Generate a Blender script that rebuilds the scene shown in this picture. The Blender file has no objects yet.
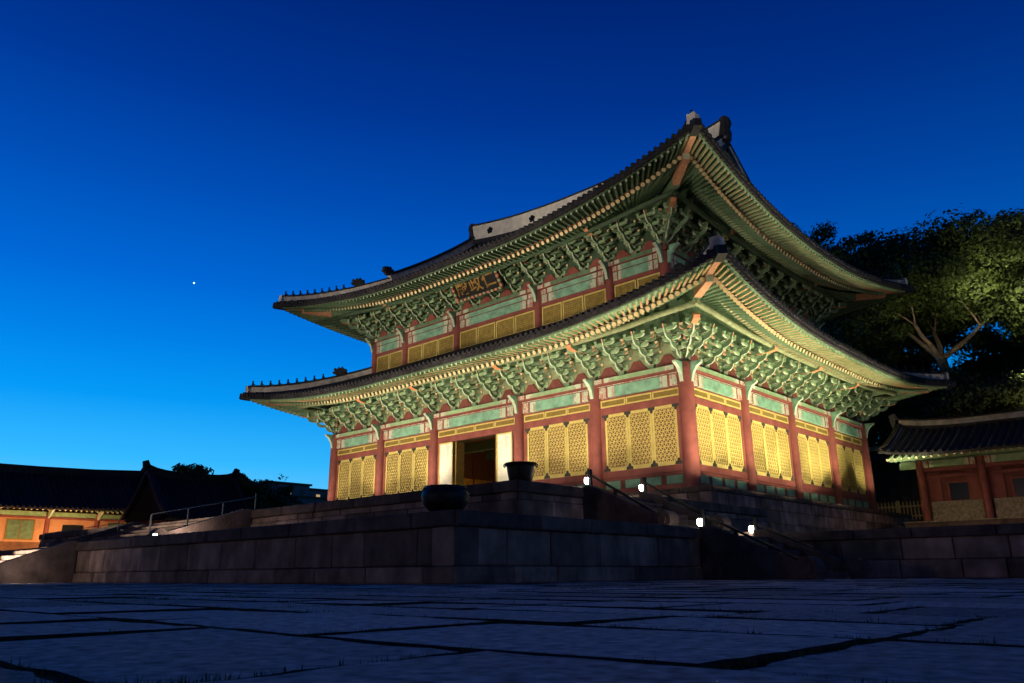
import bpy, math, random
from mathutils import Matrix, Vector
random.seed(7)
C = bpy.context.scene.collection
SC = bpy.context.scene
R_ = math.radians

# ------------------------------------------------------------------ camera
cam_d = bpy.data.cameras.new('camera'); cam = bpy.data.objects.new('camera', cam_d); C.objects.link(cam)
CAMZ = 0.13
FZ = 3.32                       # world height of the hall floor datum
_yaw, _pit, _rol = -0.750407, 0.290092, -0.006845
cyw, syw = math.cos(_yaw), math.sin(_yaw)
fwd = Vector((syw*math.cos(_pit), cyw*math.cos(_pit), math.sin(_pit)))
rgt = Vector((cyw, -syw, 0)); upv = rgt.cross(fwd)
rr = rgt*math.cos(_rol) + upv*math.sin(_rol); uu = -rgt*math.sin(_rol) + upv*math.cos(_rol)
M = Matrix((rr, uu, -fwd)).transposed().to_4x4(); M.translation = Vector((15.672, -26.976, CAMZ))
cam.matrix_world = M
cam_d.sensor_width = 36; cam_d.lens = 781.3/1024*36
cam_d.clip_start = 0.05; cam_d.clip_end = 3000
cam_d.dof.use_dof = True; cam_d.dof.focus_distance = 28; cam_d.dof.aperture_fstop = 18
SC.camera = cam
SC.render.resolution_x = 1024; SC.render.resolution_y = 683
SC.view_settings.view_transform = 'Standard'; SC.view_settings.look = 'None'
SC.view_settings.exposure = 0; SC.view_settings.gamma = 1

# ------------------------------------------------------------------ dusk sky
def lin(c):
    o = []
    for x in c:
        x = x/255
        o.append(x/12.92 if x <= .04045 else ((x+.055)/1.055)**2.4)
    return o
W = bpy.data.worlds.new('World'); SC.world = W; W.use_nodes = True
nt = W.node_tree; nt.nodes.clear()
out = nt.nodes.new('ShaderNodeOutputWorld'); bg = nt.nodes.new('ShaderNodeBackground')
tc = nt.nodes.new('ShaderNodeTexCoord'); sep = nt.nodes.new('ShaderNodeSeparateXYZ')
ramp = nt.nodes.new('ShaderNodeValToRGB')
nt.links.new(tc.outputs['Generated'], sep.inputs[0])
stops = [(0.0, (120, 200, 255)), (.06, (112, 206, 255)), (.13, (50, 180, 250)), (.20, (5, 150, 240)), (.27, (0, 124, 225)), (.34, (0, 100, 207)),
         (.44, (0, 76, 178)), (.54, (0, 54, 148)), (.65, (0, 38, 120)), (1.0, (0, 18, 74))]
el = ramp.color_ramp.elements
while len(el) > 1: el.remove(el[-1])
el[0].position = 0; el[0].color = lin(stops[0][1])+[1]
for p, c in stops[1:]:
    e = el.new(p); e.color = lin(c)+[1]
nt.links.new(sep.outputs['Z'], ramp.inputs['Fac'])
# the west (-X) still glows, the east is darker
az = nt.nodes.new('ShaderNodeMapRange')
az.inputs['From Min'].default_value = -.95; az.inputs['From Max'].default_value = .6
az.inputs['To Min'].default_value = 1.08; az.inputs['To Max'].default_value = .45
ay = nt.nodes.new('ShaderNodeMapRange')
ay.inputs['From Min'].default_value = -.7; ay.inputs['From Max'].default_value = .1
ay.inputs['To Min'].default_value = .22; ay.inputs['To Max'].default_value = 1.0
nt.links.new(sep.outputs['Y'], ay.inputs['Value'])
mxy = nt.nodes.new('ShaderNodeMath'); mxy.operation = 'MULTIPLY'
nt.links.new(az.outputs['Result'], mxy.inputs[0]); nt.links.new(ay.outputs['Result'], mxy.inputs[1])
nt.links.new(sep.outputs['X'], az.inputs['Value'])
mul = nt.nodes.new('ShaderNodeVectorMath'); mul.operation = 'SCALE'
nt.links.new(ramp.outputs['Color'], mul.inputs[0]); nt.links.new(mxy.outputs[0], mul.inputs['Scale'])
nt.links.new(mul.outputs[0], bg.inputs['Color']); bg.inputs['Strength'].default_value = 1.0
nt.links.new(bg.outputs[0], out.inputs[0])

# ------------------------------------------------------------------ floodlights that bathe the hall
WARM = (1.0, .84, .60)
def spot(name, loc, aim, watts, deg, blend=.3, col=WARM, r=.12):
    d = bpy.data.lights.new(name, 'SPOT'); d.energy = watts; d.spot_size = R_(deg); d.spot_blend = blend
    d.color = col; d.shadow_soft_size = r
    o = bpy.data.objects.new(name, d); C.objects.link(o); o.location = loc
    o.rotation_euler = (Vector(aim)-Vector(loc)).to_track_quat('-Z', 'Y').to_euler()
    return o
def point(name, loc, watts, col=WARM, r=.05):
    d = bpy.data.lights.new(name, 'POINT'); d.energy = watts; d.color = col; d.shadow_soft_size = r
    o = bpy.data.objects.new(name, d); C.objects.link(o); o.location = loc
    return o
# far row across the courtyard, aimed at the upper storey and the ridge
for x in (-27, -15, -3):
    spot('floodlight', (x, -44, 2.5), (x*.85-2, 0, 17.8), 16500, 27, .25, (1, .86, .66), .2)
# courtyard-level row in front of the terraces (west of the frame)
for x in (-20, -11):
    spot('floodlight', (x, -22.6, .35), (x*.55-4, 0, 9.5), 5200, 50, .35)
# near row on the upper terrace, under the lower eaves
for x in (-22, -17.5, -12.5, -8, -3.5):
    spot('floodlight', (x, -8.6, 2.35), (x, -1.0, 8.3), 1500, 62, .35)
for x in (-20, -12, -4):
    spot('floodlight', (x, -8.9, 2.35), (x, 0, 5.2), 420, 90, .6)
for y in (-1, 3, 7, 11):
    spot('floodlight', (8.5, y, 1.3), (0, y, 9.9), 520, 61, .06)
spot('floodlight', (3.1, -5.6, 2.35), (-.3, .2, 8.9), 1700, 66, .35)
# east side row
for y in (-1, 1.8, 4.6, 7.4, 10.0):
    spot('floodlight', (6.6, y, 1.25), (0, y, 12.2), 1750, 77, .08, (1., .90, .58))
for xs, ys, yt, w, dg in ((6.0, 11.4, 13.0, 2000, 50),):
    spot('floodlight', (xs, ys, 1.35), (0, yt, 9.6), w, dg, .3, (1., .90, .58))
for y in (1, 11, 21):
    spot('floodlight', (21, y, 1.4), (0, y+.5, 15.4), 1900, 32, .4)
# added uplights without fixtures, brightening the eaves from the stone base edge
for y in (-.5, 3.5, 7.5, 11.5):
    spot('floodlight', (1.55, y, 3.3), (1.3, y, 9), 420, 110, .6, (1., .92, .55))
for y in (14, 18):
    spot('floodlight', (1.55, y, 3.3), (.9, y+.6, 9), 420, 92, .6, (1., .92, .58))
for x in (-24, -19.5, -15, -9, -4.5):
    spot('floodlight', (x, -1.55, 3.3), (x, -1.3, 9), 260, 110, .6, (1., .90, .62))
# added warm fill lights that take the blue off the terrace walls
point('warm_fill', (-8, -80, 3.2), 4800, (1, .60, .46), 1.5)
point('warm_fill', (62, -38, 3.0), 2300, (1, .55, .45), 1.5)

# ------------------------------------------------------------------ materials
def mat(name, rgb, rough=.8, var=.15, scale=3., bump=0., bscale=20., metal=0., island=0., detail=5., spec=.3, streak=0.):
    m = bpy.data.materials.new(name); m.use_nodes = True
    t = m.node_tree; b = t.nodes['Principled BSDF']
    b.inputs['Roughness'].default_value = rough; b.inputs['Metallic'].default_value = metal
    b.inputs['Specular IOR Level'].default_value = spec
    tx = t.nodes.new('ShaderNodeTexCoord')
    nz = t.nodes.new('ShaderNodeTexNoise'); nz.inputs['Scale'].default_value = scale; nz.inputs['Detail'].default_value = detail
    t.links.new(tx.outputs['Object'], nz.inputs['Vector'])
    mr = t.nodes.new('ShaderNodeMapRange'); mr.inputs['From Min'].default_value = .3; mr.inputs['From Max'].default_value = .7
    mr.inputs['To Min'].default_value = 1-var; mr.inputs['To Max'].default_value = 1+var
    t.links.new(nz.outputs['Fac'], mr.inputs['Value'])
    val = mr.outputs['Result']
    if island:
        g = t.nodes.new('ShaderNodeNewGeometry')
        m2 = t.nodes.new('ShaderNodeMapRange'); m2.inputs['To Min'].default_value = 1-island; m2.inputs['To Max'].default_value = 1+island
        t.links.new(g.outputs['Random Per Island'], m2.inputs['Value'])
        mm = t.nodes.new('ShaderNodeMath'); mm.operation = 'MULTIPLY'
        t.links.new(val, mm.inputs[0]); t.links.new(m2.outputs['Result'], mm.inputs[1]); val = mm.outputs[0]
    if streak:
        mp = t.nodes.new('ShaderNodeMapping'); mp.inputs['Scale'].default_value = (2.0, 2.0, .45); t.links.new(tx.outputs['Object'], mp.inputs['Vector'])
        n3 = t.nodes.new('ShaderNodeTexNoise'); n3.inputs['Scale'].default_value = 1.5; n3.inputs['Detail'].default_value = 6; t.links.new(mp.outputs[0], n3.inputs['Vector'])
        m3 = t.nodes.new('ShaderNodeMapRange'); m3.inputs['From Min'].default_value = .35; m3.inputs['From Max'].default_value = .65
        m3.inputs['To Min'].default_value = 1-streak; m3.inputs['To Max'].default_value = 1+streak; t.links.new(n3.outputs['Fac'], m3.inputs['Value'])
        m4 = t.nodes.new('ShaderNodeMath'); m4.operation = 'MULTIPLY'; t.links.new(val, m4.inputs[0]); t.links.new(m3.outputs['Result'], m4.inputs[1]); val = m4.outputs[0]
    sc = t.nodes.new('ShaderNodeVectorMath'); sc.operation = 'SCALE'; sc.inputs[0].default_value = rgb
    t.links.new(val, sc.inputs['Scale']); t.links.new(sc.outputs[0], b.inputs['Base Color'])
    if bump:
        n2 = t.nodes.new('ShaderNodeTexNoise'); n2.inputs['Scale'].default_value = bscale; n2.inputs['Detail'].default_value = 8
        t.links.new(tx.outputs['Object'], n2.inputs['Vector'])
        bp = t.nodes.new('ShaderNodeBump'); bp.inputs['Strength'].default_value = bump; bp.inputs['Distance'].default_value = .02
        t.links.new(n2.outputs['Fac'], bp.inputs['Height']); t.links.new(bp.outputs[0], b.inputs['Normal'])
    return m
def emis(name, rgb, s):
    m = bpy.data.materials.new(name); m.use_nodes = True
    b = m.node_tree.nodes['Principled BSDF']; b.inputs['Base Color'].default_value = (*rgb, 1)
    b.inputs['Emission Color'].default_value = (*rgb, 1); b.inputs['Emission Strength'].default_value = s
    return m
red = mat('red lacquer', (.24, .068, .055), .6, .22, 2.5, .15, 30)
redD = mat('dark red board', (.17, .05, .04), .7, .2, 4)
yel = mat('yellow paint', (.62, .48, .15), .6, .12, 6)
yelM = mat('dark ochre lattice', (.34, .24, .06), .7, .25, 5)  # darker ochre for the upper panel lattice bars
yelD = mat('ochre panel', (.22, .15, .035), .8, .2, 5)
paper = mat('ochre paper', (.10, .06, .018), .9, .25, 3)
white = mat('plaster', (.80, .74, .64), .85, .15, 2.5, .2, 12)
gplas = mat('old grey plaster', (.58, .52, .46), .9, .3, 3, .3, 8)
grn = mat('green paint', (.125, .20, .115), .65, .25, 5)
grnL = mat('light green paint', (.27, .40, .22), .6, .2, 4)
teal = mat('teal paint', (.20, .38, .27), .6, .3, 3)
olive = mat('olive green board', (.24, .27, .15), .75, .2, 4)
mint = mat('pale mint edge', (.48, .56, .42), .6, .1, 8)
salmon = mat('salmon paint', (.55, .27, .16), .6, .2, 8)
pink = mat('pink band', (.60, .36, .32), .6, .4, 14)
cream = mat('cream band', (.62, .56, .40), .6, .35, 12)
beige = mat('beige rafter end', (.66, .50, .28), .6, .12, 9)
fitM = mat('dark iron fitting', (.05, .042, .035), .55, .3, 8)
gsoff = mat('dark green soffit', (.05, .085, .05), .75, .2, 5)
def motif(name, cols, sc):
    m = mat(name, (.5, .5, .5), .65, .2, 6); t = m.node_tree; b = t.nodes['Principled BSDF']
    tx = t.nodes.new('ShaderNodeTexCoord'); v = t.nodes.new('ShaderNodeTexVoronoi'); v.inputs['Scale'].default_value = sc
    t.links.new(tx.outputs['Object'], v.inputs['Vector'])
    r = t.nodes.new('ShaderNodeValToRGB'); r.color_ramp.interpolation = 'CONSTANT'; e = r.color_ramp.elements
    e[0].position = 0; e[0].color = (*cols[0], 1); e[1].position = .16; e[1].color = (*cols[1], 1)
    for i, c in enumerate(cols[2:]):
        k = e.new(.30+.14*i); k.color = (*c, 1)
    t.links.new(v.outputs['Distance'], r.inputs['Fac']); t.links.new(r.outputs['Color'], b.inputs['Base Color']); return m
pink = motif('painted motif red', [(.16, .05, .04), (.62, .58, .46), (.55, .22, .17), (.22, .36, .26), (.6, .5, .42)], 5.5)
cream = motif('painted motif green', [(.5, .2, .14), (.62, .6, .48), (.20, .38, .27), (.6, .56, .42), (.45, .2, .16)], 6.5)
brG = mat('pale green bracket paint', (.31, .36, .26), .65, .3, 7)
brR = mat('brown rafter paint', (.30, .17, .11), .7, .2, 7)
brE = mat('pale bracket edge', (.66, .66, .50), .6, .15, 8)
orange = mat('orange beam head', (.66, .25, .12), .6, .15, 6)
black = mat('black iron', (.018, .018, .02), .5, .3, 10, .2, 30, .4)
tile = mat('dark clay tile', (.030, .027, .029), .65, .35, 4, .3, 18, 0, .25)
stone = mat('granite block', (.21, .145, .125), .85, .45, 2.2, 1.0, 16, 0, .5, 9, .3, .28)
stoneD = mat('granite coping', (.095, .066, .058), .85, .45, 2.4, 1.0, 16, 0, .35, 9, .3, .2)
paveM = mat('paving granite', (.44, .43, .43), .85, .5, 26, 1.0, 90, 0, .35, 14)
soil = mat('soil joint', (.012, .011, .009), 1, .4, 5, .8, 30)
grassM = mat('joint grass', (.03, .045, .014), .8, .3, 8)
bark = mat('bark', (.20, .15, .11), .9, .35, 3, .8, 8)
leafM = mat('leaf', (.055, .085, .018), .7, .35, .5, 0, 1, 0, .5)
leafD = mat('dark leaf', (.065, .085, .025), .8, .3, .6, 0, 1, 0, .4)
pinkw = mat('plastered corridor wall', (.5, .25, .13), .8, .15, 2)
brown = mat('brown wood', (.16, .07, .035), .7, .25, 4)
metal = mat('steel rail', (.08, .08, .09), .4, .1, 5, 0, 1, .8)
rubble = mat('rubble wall', (.24, .20, .15), .9, .4, 9, 1, 14)
concr = mat('distant render', (.16, .17, .2), .9, .1, .2)
giltchar = mat('dull gilt', (.26, .15, .035), .6, .3, 5)  # darker gilt for the board characters
screenM = mat('gilded screen', (.60, .34, .05), .6, .3, 3)
gold = mat('gold leaf', (.5, .3, .05), .45, .2, 5, 0, 1, .3)
glassd = mat('dark glass', (.01, .012, .015), .2, .1, 3)
bulb = emis('lamp glow', (1, .93, .8), 30)
winlit = emis('warm lit window', (1, .6, .25), .5)

# ------------------------------------------------------------------ mesh builder
class MB:
    def __init__(s): s.v = []; s.f = []; s.m = []; s.sm = []; s.mats = []
    def mi(s, m):
        if m not in s.mats: s.mats.append(m)
        return s.mats.index(m)
    def add(s, vs, fs, m, smooth=False, T=None):
        b = len(s.v)
        if T is not None: vs = [T @ Vector(v) for v in vs]
        s.v += [tuple(v) for v in vs]
        k = s.mi(m) if not isinstance(m, list) else None
        for i, f in enumerate(fs):
            s.f.append([b+j for j in f]); s.m.append(k if k is not None else s.mi(m[i])); s.sm.append(smooth)
    def box(s, x0, x1, y0, y1, z0, z1, m, T=None, taper=0):
        t = taper
        vs = [(x0+t, y0+t, z0), (x1-t, y0+t, z0), (x1-t, y1-t, z0), (x0+t, y1-t, z0), (x0, y0, z1), (x1, y0, z1), (x1, y1, z1), (x0, y1, z1)]
        s.add(vs, [(3, 2, 1, 0), (4, 5, 6, 7), (0, 1, 5, 4), (1, 2, 6, 5), (2, 3, 7, 6), (3, 0, 4, 7)], m, False, T)
    def beam(s, p, q, w, h, m, endm=None, T=None, w2=None, h2=None):
        p = Vector(p); q = Vector(q); d = (q-p).normalized()
        side = d.cross(Vector((0, 0, 1)))
        if side.length < 1e-4: side = Vector((1, 0, 0))
        side.normalize(); u = side.cross(d).normalized()
        vs = []
        for c, ww, hh in ((p, w, h), (q, w2 or w, h2 or h)):
            for a, b in ((-1, -1), (1, -1), (1, 1), (-1, 1)): vs.append(c+side*a*ww/2+u*b*hh/2)
        fs = [(0, 3, 2, 1), (4, 5, 6, 7), (0, 1, 5, 4), (1, 2, 6, 5), (2, 3, 7, 6), (3, 0, 4, 7)]
        s.add(vs, fs, [m, endm or m]+[m]*4, False, T)
    def tube(s, p, q, r0, r1, m, n=8, endm=None, T=None, caps=True):
        p = Vector(p); q = Vector(q); d = (q-p).normalized()
        a = d.cross(Vector((0, 0, 1)))
        if a.length < 1e-3: a = Vector((1, 0, 0))
        a.normalize(); b = a.cross(d)
        vs = []
        for c, r in ((p, r0), (q, r1)):
            for i in range(n):
                t = 2*math.pi*i/n; vs.append(c+a*math.cos(t)*r+b*math.sin(t)*r)
        s.add(vs, [(i, (i+1) % n, n+(i+1) % n, n+i) for i in range(n)], m, n > 5, T)
        if caps:
            s.add(vs[:n], [tuple(range(n))[::-1]], m, False, T); s.add(vs[n:], [tuple(range(n))], endm or m, False, T)
    def lathe(s, prof, m, n=24, T=None):
        vs = []
        for r, z in prof:
            for i in range(n):
                t = 2*math.pi*i/n; vs.append((r*math.cos(t), r*math.sin(t), z))
        fs = []
        for k in range(len(prof)-1):
            for i in range(n):
                j = (i+1) % n; fs.append((k*n+i, k*n+j, (k+1)*n+j, (k+1)*n+i))
        s.add(vs, fs, m, True, T)
    def prism(s, poly, axis, t0, t1, m, edgem=None, T=None):
        """poly: list of (u,z); axis 'x': u=y extruded along x; axis 'y': u=x extruded along y. edgem: per edge material list or one"""
        n = len(poly); vs = []
        for t in (t0, t1):
            for u, z in poly: vs.append((t, u, z) if axis == 'x' else (u, t, z))
        fs = [tuple(range(n)), tuple(range(n, 2*n))[::-1]]+[(i, n+i, n+(i+1) % n, (i+1) % n) for i in range(n)]
        if edgem is None: ms = m
        else: ms = [m, m]+(edgem if isinstance(edgem, list) else [edgem]*n)
        s.add(vs, fs, ms, False, T)
    def mesh(s, name):
        me = bpy.data.meshes.new(name); me.from_pydata(s.v, [], s.f)
        for m in s.mats: me.materials.append(m)
        me.polygons.foreach_set('material_index', s.m); me.polygons.foreach_set('use_smooth', s.sm)
        me.update(); return me
    def build(s, name, parent=None):
        return place(s.mesh(name), name, parent)
def place(me, name, parent=None, T=None):
    o = bpy.data.objects.new(name, me); C.objects.link(o)
    if T is not None: o.matrix_world = T
    if parent is not None: adopt(o, parent, T)
    return o
WORLDM = {}
def adopt(o, parent, T=None):
    o.parent = parent
    o.matrix_parent_inverse = WORLDM.get(parent.name, Matrix.Identity(4)).inverted()
    WORLDM[o.name] = T.copy() if T is not None else Matrix.Identity(4)
def thing(name, label, cat, loc=(0, 0, 0), group=None, kind=None):
    o = bpy.data.objects.new(name, None); C.objects.link(o); o.location = loc; o.empty_display_size = .3
    WORLDM[o.name] = Matrix.Translation(Vector(loc)); return tag(o, label, cat, group, kind)
def tag(o, label=None, cat=None, group=None, kind=None):
    if label: o['label'] = label
    if cat: o['category'] = cat
    if group: o['group'] = group
    if kind: o['kind'] = kind
    return o
def Tr(x, y, z, a=0): return Matrix.Translation((x, y, z)) @ Matrix.Rotation(a, 4, 'Z')

# ------------------------------------------------------------------ ground and paving
g = MB(); g.add([(-1500, -1500, -.012), (1500, -1500, -.012), (1500, 1500, -.012), (-1500, 1500, -.012)], [(0, 1, 2, 3)], soil)
tag(g.build('ground'), kind='structure')
pv = MB(); rnd = random.Random(3)
def slab(mb, x0, x1, y0, y1, top, m, near):
    j = .010
    def q(x, y, z): return (x+rnd.uniform(-j, j)*2, y+rnd.uniform(-j, j)*2, z)
    tx, ty = rnd.uniform(-.003, .003), rnd.uniform(-.003, .003)
    xs = [x0, x1]; nx = 3 if near else 1
    # bevelled, slightly tilted and worn top
    b = .006
    ring0 = [q(x0, y0, -.05), q(x1, y0, -.05), q(x1, y1, -.05), q(x0, y1, -.05)]
    zt = lambda sx, sy: top+tx*sx+ty*sy
    ring1 = [(ring0[0][0], ring0[0][1], zt(-1, -1)-b), (ring0[1][0], ring0[1][1], zt(1, -1)-b), (ring0[2][0], ring0[2][1], zt(1, 1)-b), (ring0[3][0], ring0[3][1], zt(-1, 1)-b)]
    ring2 = [(ring1[0][0]+b, ring1[0][1]+b, zt(-1, -1)), (ring1[1][0]-b, ring1[1][1]+b, zt(1, -1)), (ring1[2][0]-b, ring1[2][1]-b, zt(1, 1)), (ring1[3][0]+b, ring1[3][1]-b, zt(-1, 1))]
    vs = ring0+ring1+ring2
    fs = []
    for k in (0, 4):
        for i in range(4): fs.append((k+i, k+(i+1) % 4, k+4+(i+1) % 4, k+4+i))
    fs.append((8, 9, 10, 11))
    mb.add(vs, fs, [soil]*8+[m])
def slab_near(mb, x0, x1, y0, y1, top, m, near):
    n = 9; pts = []
    for (ax, ay, bx, by) in ((x0, y0, x1, y0), (x1, y0, x1, y1), (x1, y1, x0, y1), (x0, y1, x0, y0)):
        for i in range(n):
            t = (i+rnd.uniform(-.25, .25)*(i > 0))/n
            e = rnd.uniform(-.014, .012)*(1 if i else 0)+(rnd.uniform(.0, .012) if i == 0 else 0)
            L = math.hypot(bx-ax, by-ay); nx, ny = -(by-ay)/L, (bx-ax)/L
            pts.append((ax+(bx-ax)*t+nx*(e+.004), ay+(by-ay)*t+ny*(e+.004)))
    N = len(pts); cx, cy = (x0+x1)/2, (y0+y1)/2; tx, ty = rnd.uniform(-.003, .003), rnd.uniform(-.003, .003)
    def z(px, py): return top+tx*(px-cx)/(x1-x0)*2+ty*(py-cy)/(y1-y0)*2
    vs = [(px, py, -.03) for px, py in pts]+[(px, py, z(px, py)-.007-rnd.uniform(0, .004)) for px, py in pts]
    vs += [(px+(cx-px)*.012, py+(cy-py)*.02, z(px, py)) for px, py in pts]
    vs += [(px+(cx-px)*.5, py+(cy-py)*.5, z(px, py)+rnd.uniform(-.0012, .0012)) for px, py in pts]+[(cx, cy, z(cx, cy))]
    fs = []; ms = []
    for k in range(3):
        for i in range(N): fs.append((k*N+i, k*N+(i+1) % N, (k+1)*N+(i+1) % N, (k+1)*N+i)); ms.append(soil if k <= 1 else m)
    for i in range(N): fs.append((3*N+i, 3*N+(i+1) % N, 4*N)); ms.append(m)
    mb.add(vs, fs, ms)
y = -27.6; joints = []
while y < -8.4:
    h = rnd.uniform(.42, .72)
    x = -46+rnd.uniform(0, .8)
    while x < 34:
        w = rnd.uniform(.6, 1.15)
        d = math.hypot(x-15.7, y+27)
        g_ = rnd.uniform(.008, .022)
        (slab_near if d < 13 else slab)(pv, x+g_, x+w-g_, y+g_, y+h-g_, rnd.uniform(-.002, .004), paveM, d < 4)
        joints.append((x, x+w, y, y+h)); x += w
    y += h
tag(pv.build('courtyard_paving'), kind='structure')
# little weeds in the joints near the camera
gr = MB()
for x0, x1, y0, y1 in joints:
    d = math.hypot(x0-13, y0+25.5)
    if d > 9: continue
    for _ in range(int(170 if d < 5 else 60)):
        if rnd.random() < .5: px, py = rnd.uniform(x0, x1), y0+rnd.uniform(-.015, .015)
        else: px, py = x0+rnd.uniform(-.015, .015), rnd.uniform(y0, y1)
        if math.hypot(px-15.67, py+26.98) < .7: continue
        if math.sin(px*3.1+1)*math.cos(py*2.3)+rnd.uniform(-.1, 1.2) < 0: continue
        hh = rnd.uniform(.003, .009)*(2.6 if rnd.random() < .04 else 1)
        for b_ in range(4):
            a = rnd.uniform(0, 6.28); l = rnd.uniform(.004, .02); cx, cy = px+rnd.uniform(-.015, .015), py+rnd.uniform(-.01, .01)
            gr.add([(cx-.003*math.sin(a), cy+.003*math.cos(a), -.02), (cx+.003*math.sin(a), cy-.003*math.cos(a), -.02), (cx+l*math.cos(a), cy+l*math.sin(a), hh)], [(0, 1, 2)], grassM)
tag(gr.build('joint_weeds'), 'tiny tufts of grass growing in the joints of the courtyard paving', 'grass', None, 'stuff')

# ------------------------------------------------------------------ stone terraces
def block_row(mb, p0, dx, dy, length, z0, z1, depth, m, wmin, wmax, inset=0., rn=rnd, gap=.008):
    """row of blocks whose outer face runs from p0 along (dx,dy); body lies to the left of the direction"""
    nx, ny = -dy, dx; s = 0
    while s < length-1e-6:
        w = rn.uniform(wmin, wmax)
        if length-s-w < wmin*.6: w = length-s
        i0 = inset+rn.uniform(0, .018)
        a, b = s+gap, s+w-gap
        T = Matrix(((dx, nx, 0, p0[0]), (dy, ny, 0, p0[1]), (0, 0, 1, 0), (0, 0, 0, 1)))
        c = .02
        x0, x1, y0, y1, za, zb = a, b, i0, depth, z0+gap*.6, z1-gap*.6
        J = lambda: rn.uniform(-.009, .009)
        vs = [(x0, y0+c, za), (x1, y0+c, za), (x1, y0+c, zb), (x0, y0+c, zb), (x0+c+J(), y0+J(), za+c+J()), (x1-c+J(), y0+J(), za+c+J()), (x1-c+J(), y0+J(), zb-c+J()), (x0+c+J(), y0+J(), zb-c+J()),
              (x0, y1, za), (x1, y1, za), (x1, y1, zb), (x0, y1, zb)]
        fs = [(4, 5, 6, 7), (0, 1, 5, 4), (1, 2, 6, 5), (2, 3, 7, 6), (3, 0, 4, 7), (0, 3, 11, 8), (1, 9, 10, 2), (3, 2, 10, 11), (0, 8, 9, 1)]
        mb.add(vs, fs, m, False, T); s += w
def terrace_wall(root, p0, dx, dy, L, zb, zt, courses, cop=.24, over=.05):
    w = MB(); z = zb; H = zt-cop-zb; tot = sum(courses)
    for i, cr in enumerate(courses):
        h = H*cr/tot
        block_row(w, p0, dx, dy, L, z, z+h, .5, stone, .75, 1.5, .02 if i else -.015); z += h
    w.build('wall_face', root)
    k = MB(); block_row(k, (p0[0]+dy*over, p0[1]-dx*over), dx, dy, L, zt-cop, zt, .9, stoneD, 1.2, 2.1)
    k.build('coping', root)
Z1, Z2, ZP = 1.06, 2.16, FZ-.19
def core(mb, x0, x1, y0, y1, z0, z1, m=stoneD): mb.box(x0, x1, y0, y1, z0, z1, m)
t1 = thing('lower_terrace', 'broad lower stone terrace with block walls standing on the dark courtyard paving', 'terrace', (-12, -12, 0))
XL, XR, YL, YM = -31.07, 7.07, -19.0, -8.3
terrace_wall(t1, (XL, YL), 1, 0, -16.4-XL, 0, Z1, (.25, .54))
terrace_wall(t1, (-8.0, YL), 1, 0, XR+8.0, 0, Z1, (.25, .54))
terrace_wall(t1, (XR, YL), 0, 1, -11.95-YL, 0, Z1, (.25, .54))
terrace_wall(t1, (XR, -9.45), 0, 1, YM+9.45, 0, Z1, (.25, .54))
terrace_wall(t1, (XL, YM), 0, -1, YM-YL, 0, Z1, (.25, .54))
b = MB(); core(b, XL+.3, XR-.3, YL+.3, YM+.4, 0, Z1-.03); b.build('terrace_floor', t1)
tE = thing('retaining_wall', 'long stone retaining wall running right from the terrace towards the low tiled pavilion', 'wall', (20, YM, 0))
terrace_wall(tE, (XR, YM), 1, 0, 34, 0, Z1, (.36, .42), .22)
b = MB(); core(b, -60, 41, YM+.3, 60, 0, Z1-.03); b.build('raised_ground', tE)
XU, YU = 3.8, -14.1; XUL = -24-XU
t2 = thing('upper_terrace', 'upper stone terrace in front of the hall carrying an iron cauldron on its corner', 'terrace', (-12, -8, Z1))
terrace_wall(t2, (XUL, YU), 1, 0, -16.4-XUL, Z1, Z2, (.5, .12), .26)
terrace_wall(t2, (-7.7, YU), 1, 0, XU+7.7, Z1, Z2, (.5, .12), .26)
terrace_wall(t2, (XU, YU), 0, 1, -11.6-YU, Z1, Z2, (.5, .12), .26)
terrace_wall(t2, (XU, -9.24), 0, 1, 7.3, Z1, Z2, (.5, .12), .26)
b = MB(); core(b, XUL+.3, XU-.3, YU+.3, -1.9, Z1, Z2-.03); b.build('terrace_floor', t2)

def stairs(name, label, T, width, zt, zb, run, n, drum=True, group=None):
    """local: x across, descends towards -y from y=0"""
    r = thing(name, label, 'stairs', T.translation, group)
    st = MB()
    for i in range(n):
        z = zb+(zt-zb)*(n-i-1)/n if i < n else zb
        zz = zt-(zt-zb)*(i+1)/(n+1)
        ya, yb = -run*i/n, -run*(i+1)/n
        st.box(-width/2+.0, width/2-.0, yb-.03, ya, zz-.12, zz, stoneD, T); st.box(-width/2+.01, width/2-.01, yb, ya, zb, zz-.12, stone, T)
    st.build('steps', r)
    for sx in (-1, 1):
        c = MB(); x0 = sx*width/2; x1 = x0+sx*.3
        poly = [(0, zb), (0, zt+.02), (-.25, zt+.02), (-run-.1, zb+.28), (-run-.28, zb+.14), (-run-.3, zb)]
        c.prism(poly, 'x', min(x0, x1), max(x0, x1), stoneD, None, T); c.build('stair_cheek', r)
        if drum:
            d = MB(); cyy, cz, rad = -run-.12, zb+.22, .21
            pr = [(cyy+rad*math.cos(t), cz+rad*math.sin(t)) for t in [2*math.pi*i/20 for i in range(20)]]
            d.prism(pr, 'x', min(x0, x1)-.04, max(x0, x1)+.04, stoneD, None, T)
            pr = [(cyy+rad*.5*math.cos(t), cz+rad*.5*math.sin(t)) for t in [2*math.pi*i/14 for i in range(14)]]
            d.prism(pr, 'x', min(x0, x1)-.07, max(x0, x1)+.07, stoneD, None, T)
            d.build('drum_stone', r)
    return r
stairs('stone_staircase', 'stone stairs with drum stones on the right side of the upper terrace', Tr(XU, -10.42, 0, math.pi/2), 2.1, Z2, Z1, 2.1, 6)
stairs('stone_staircase', 'dark stone stairs rising from the courtyard on the right side of the lower terrace', Tr(XR, -10.7, 0, math.pi/2), 2.1, Z1, 0, 2.1, 6)
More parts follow.
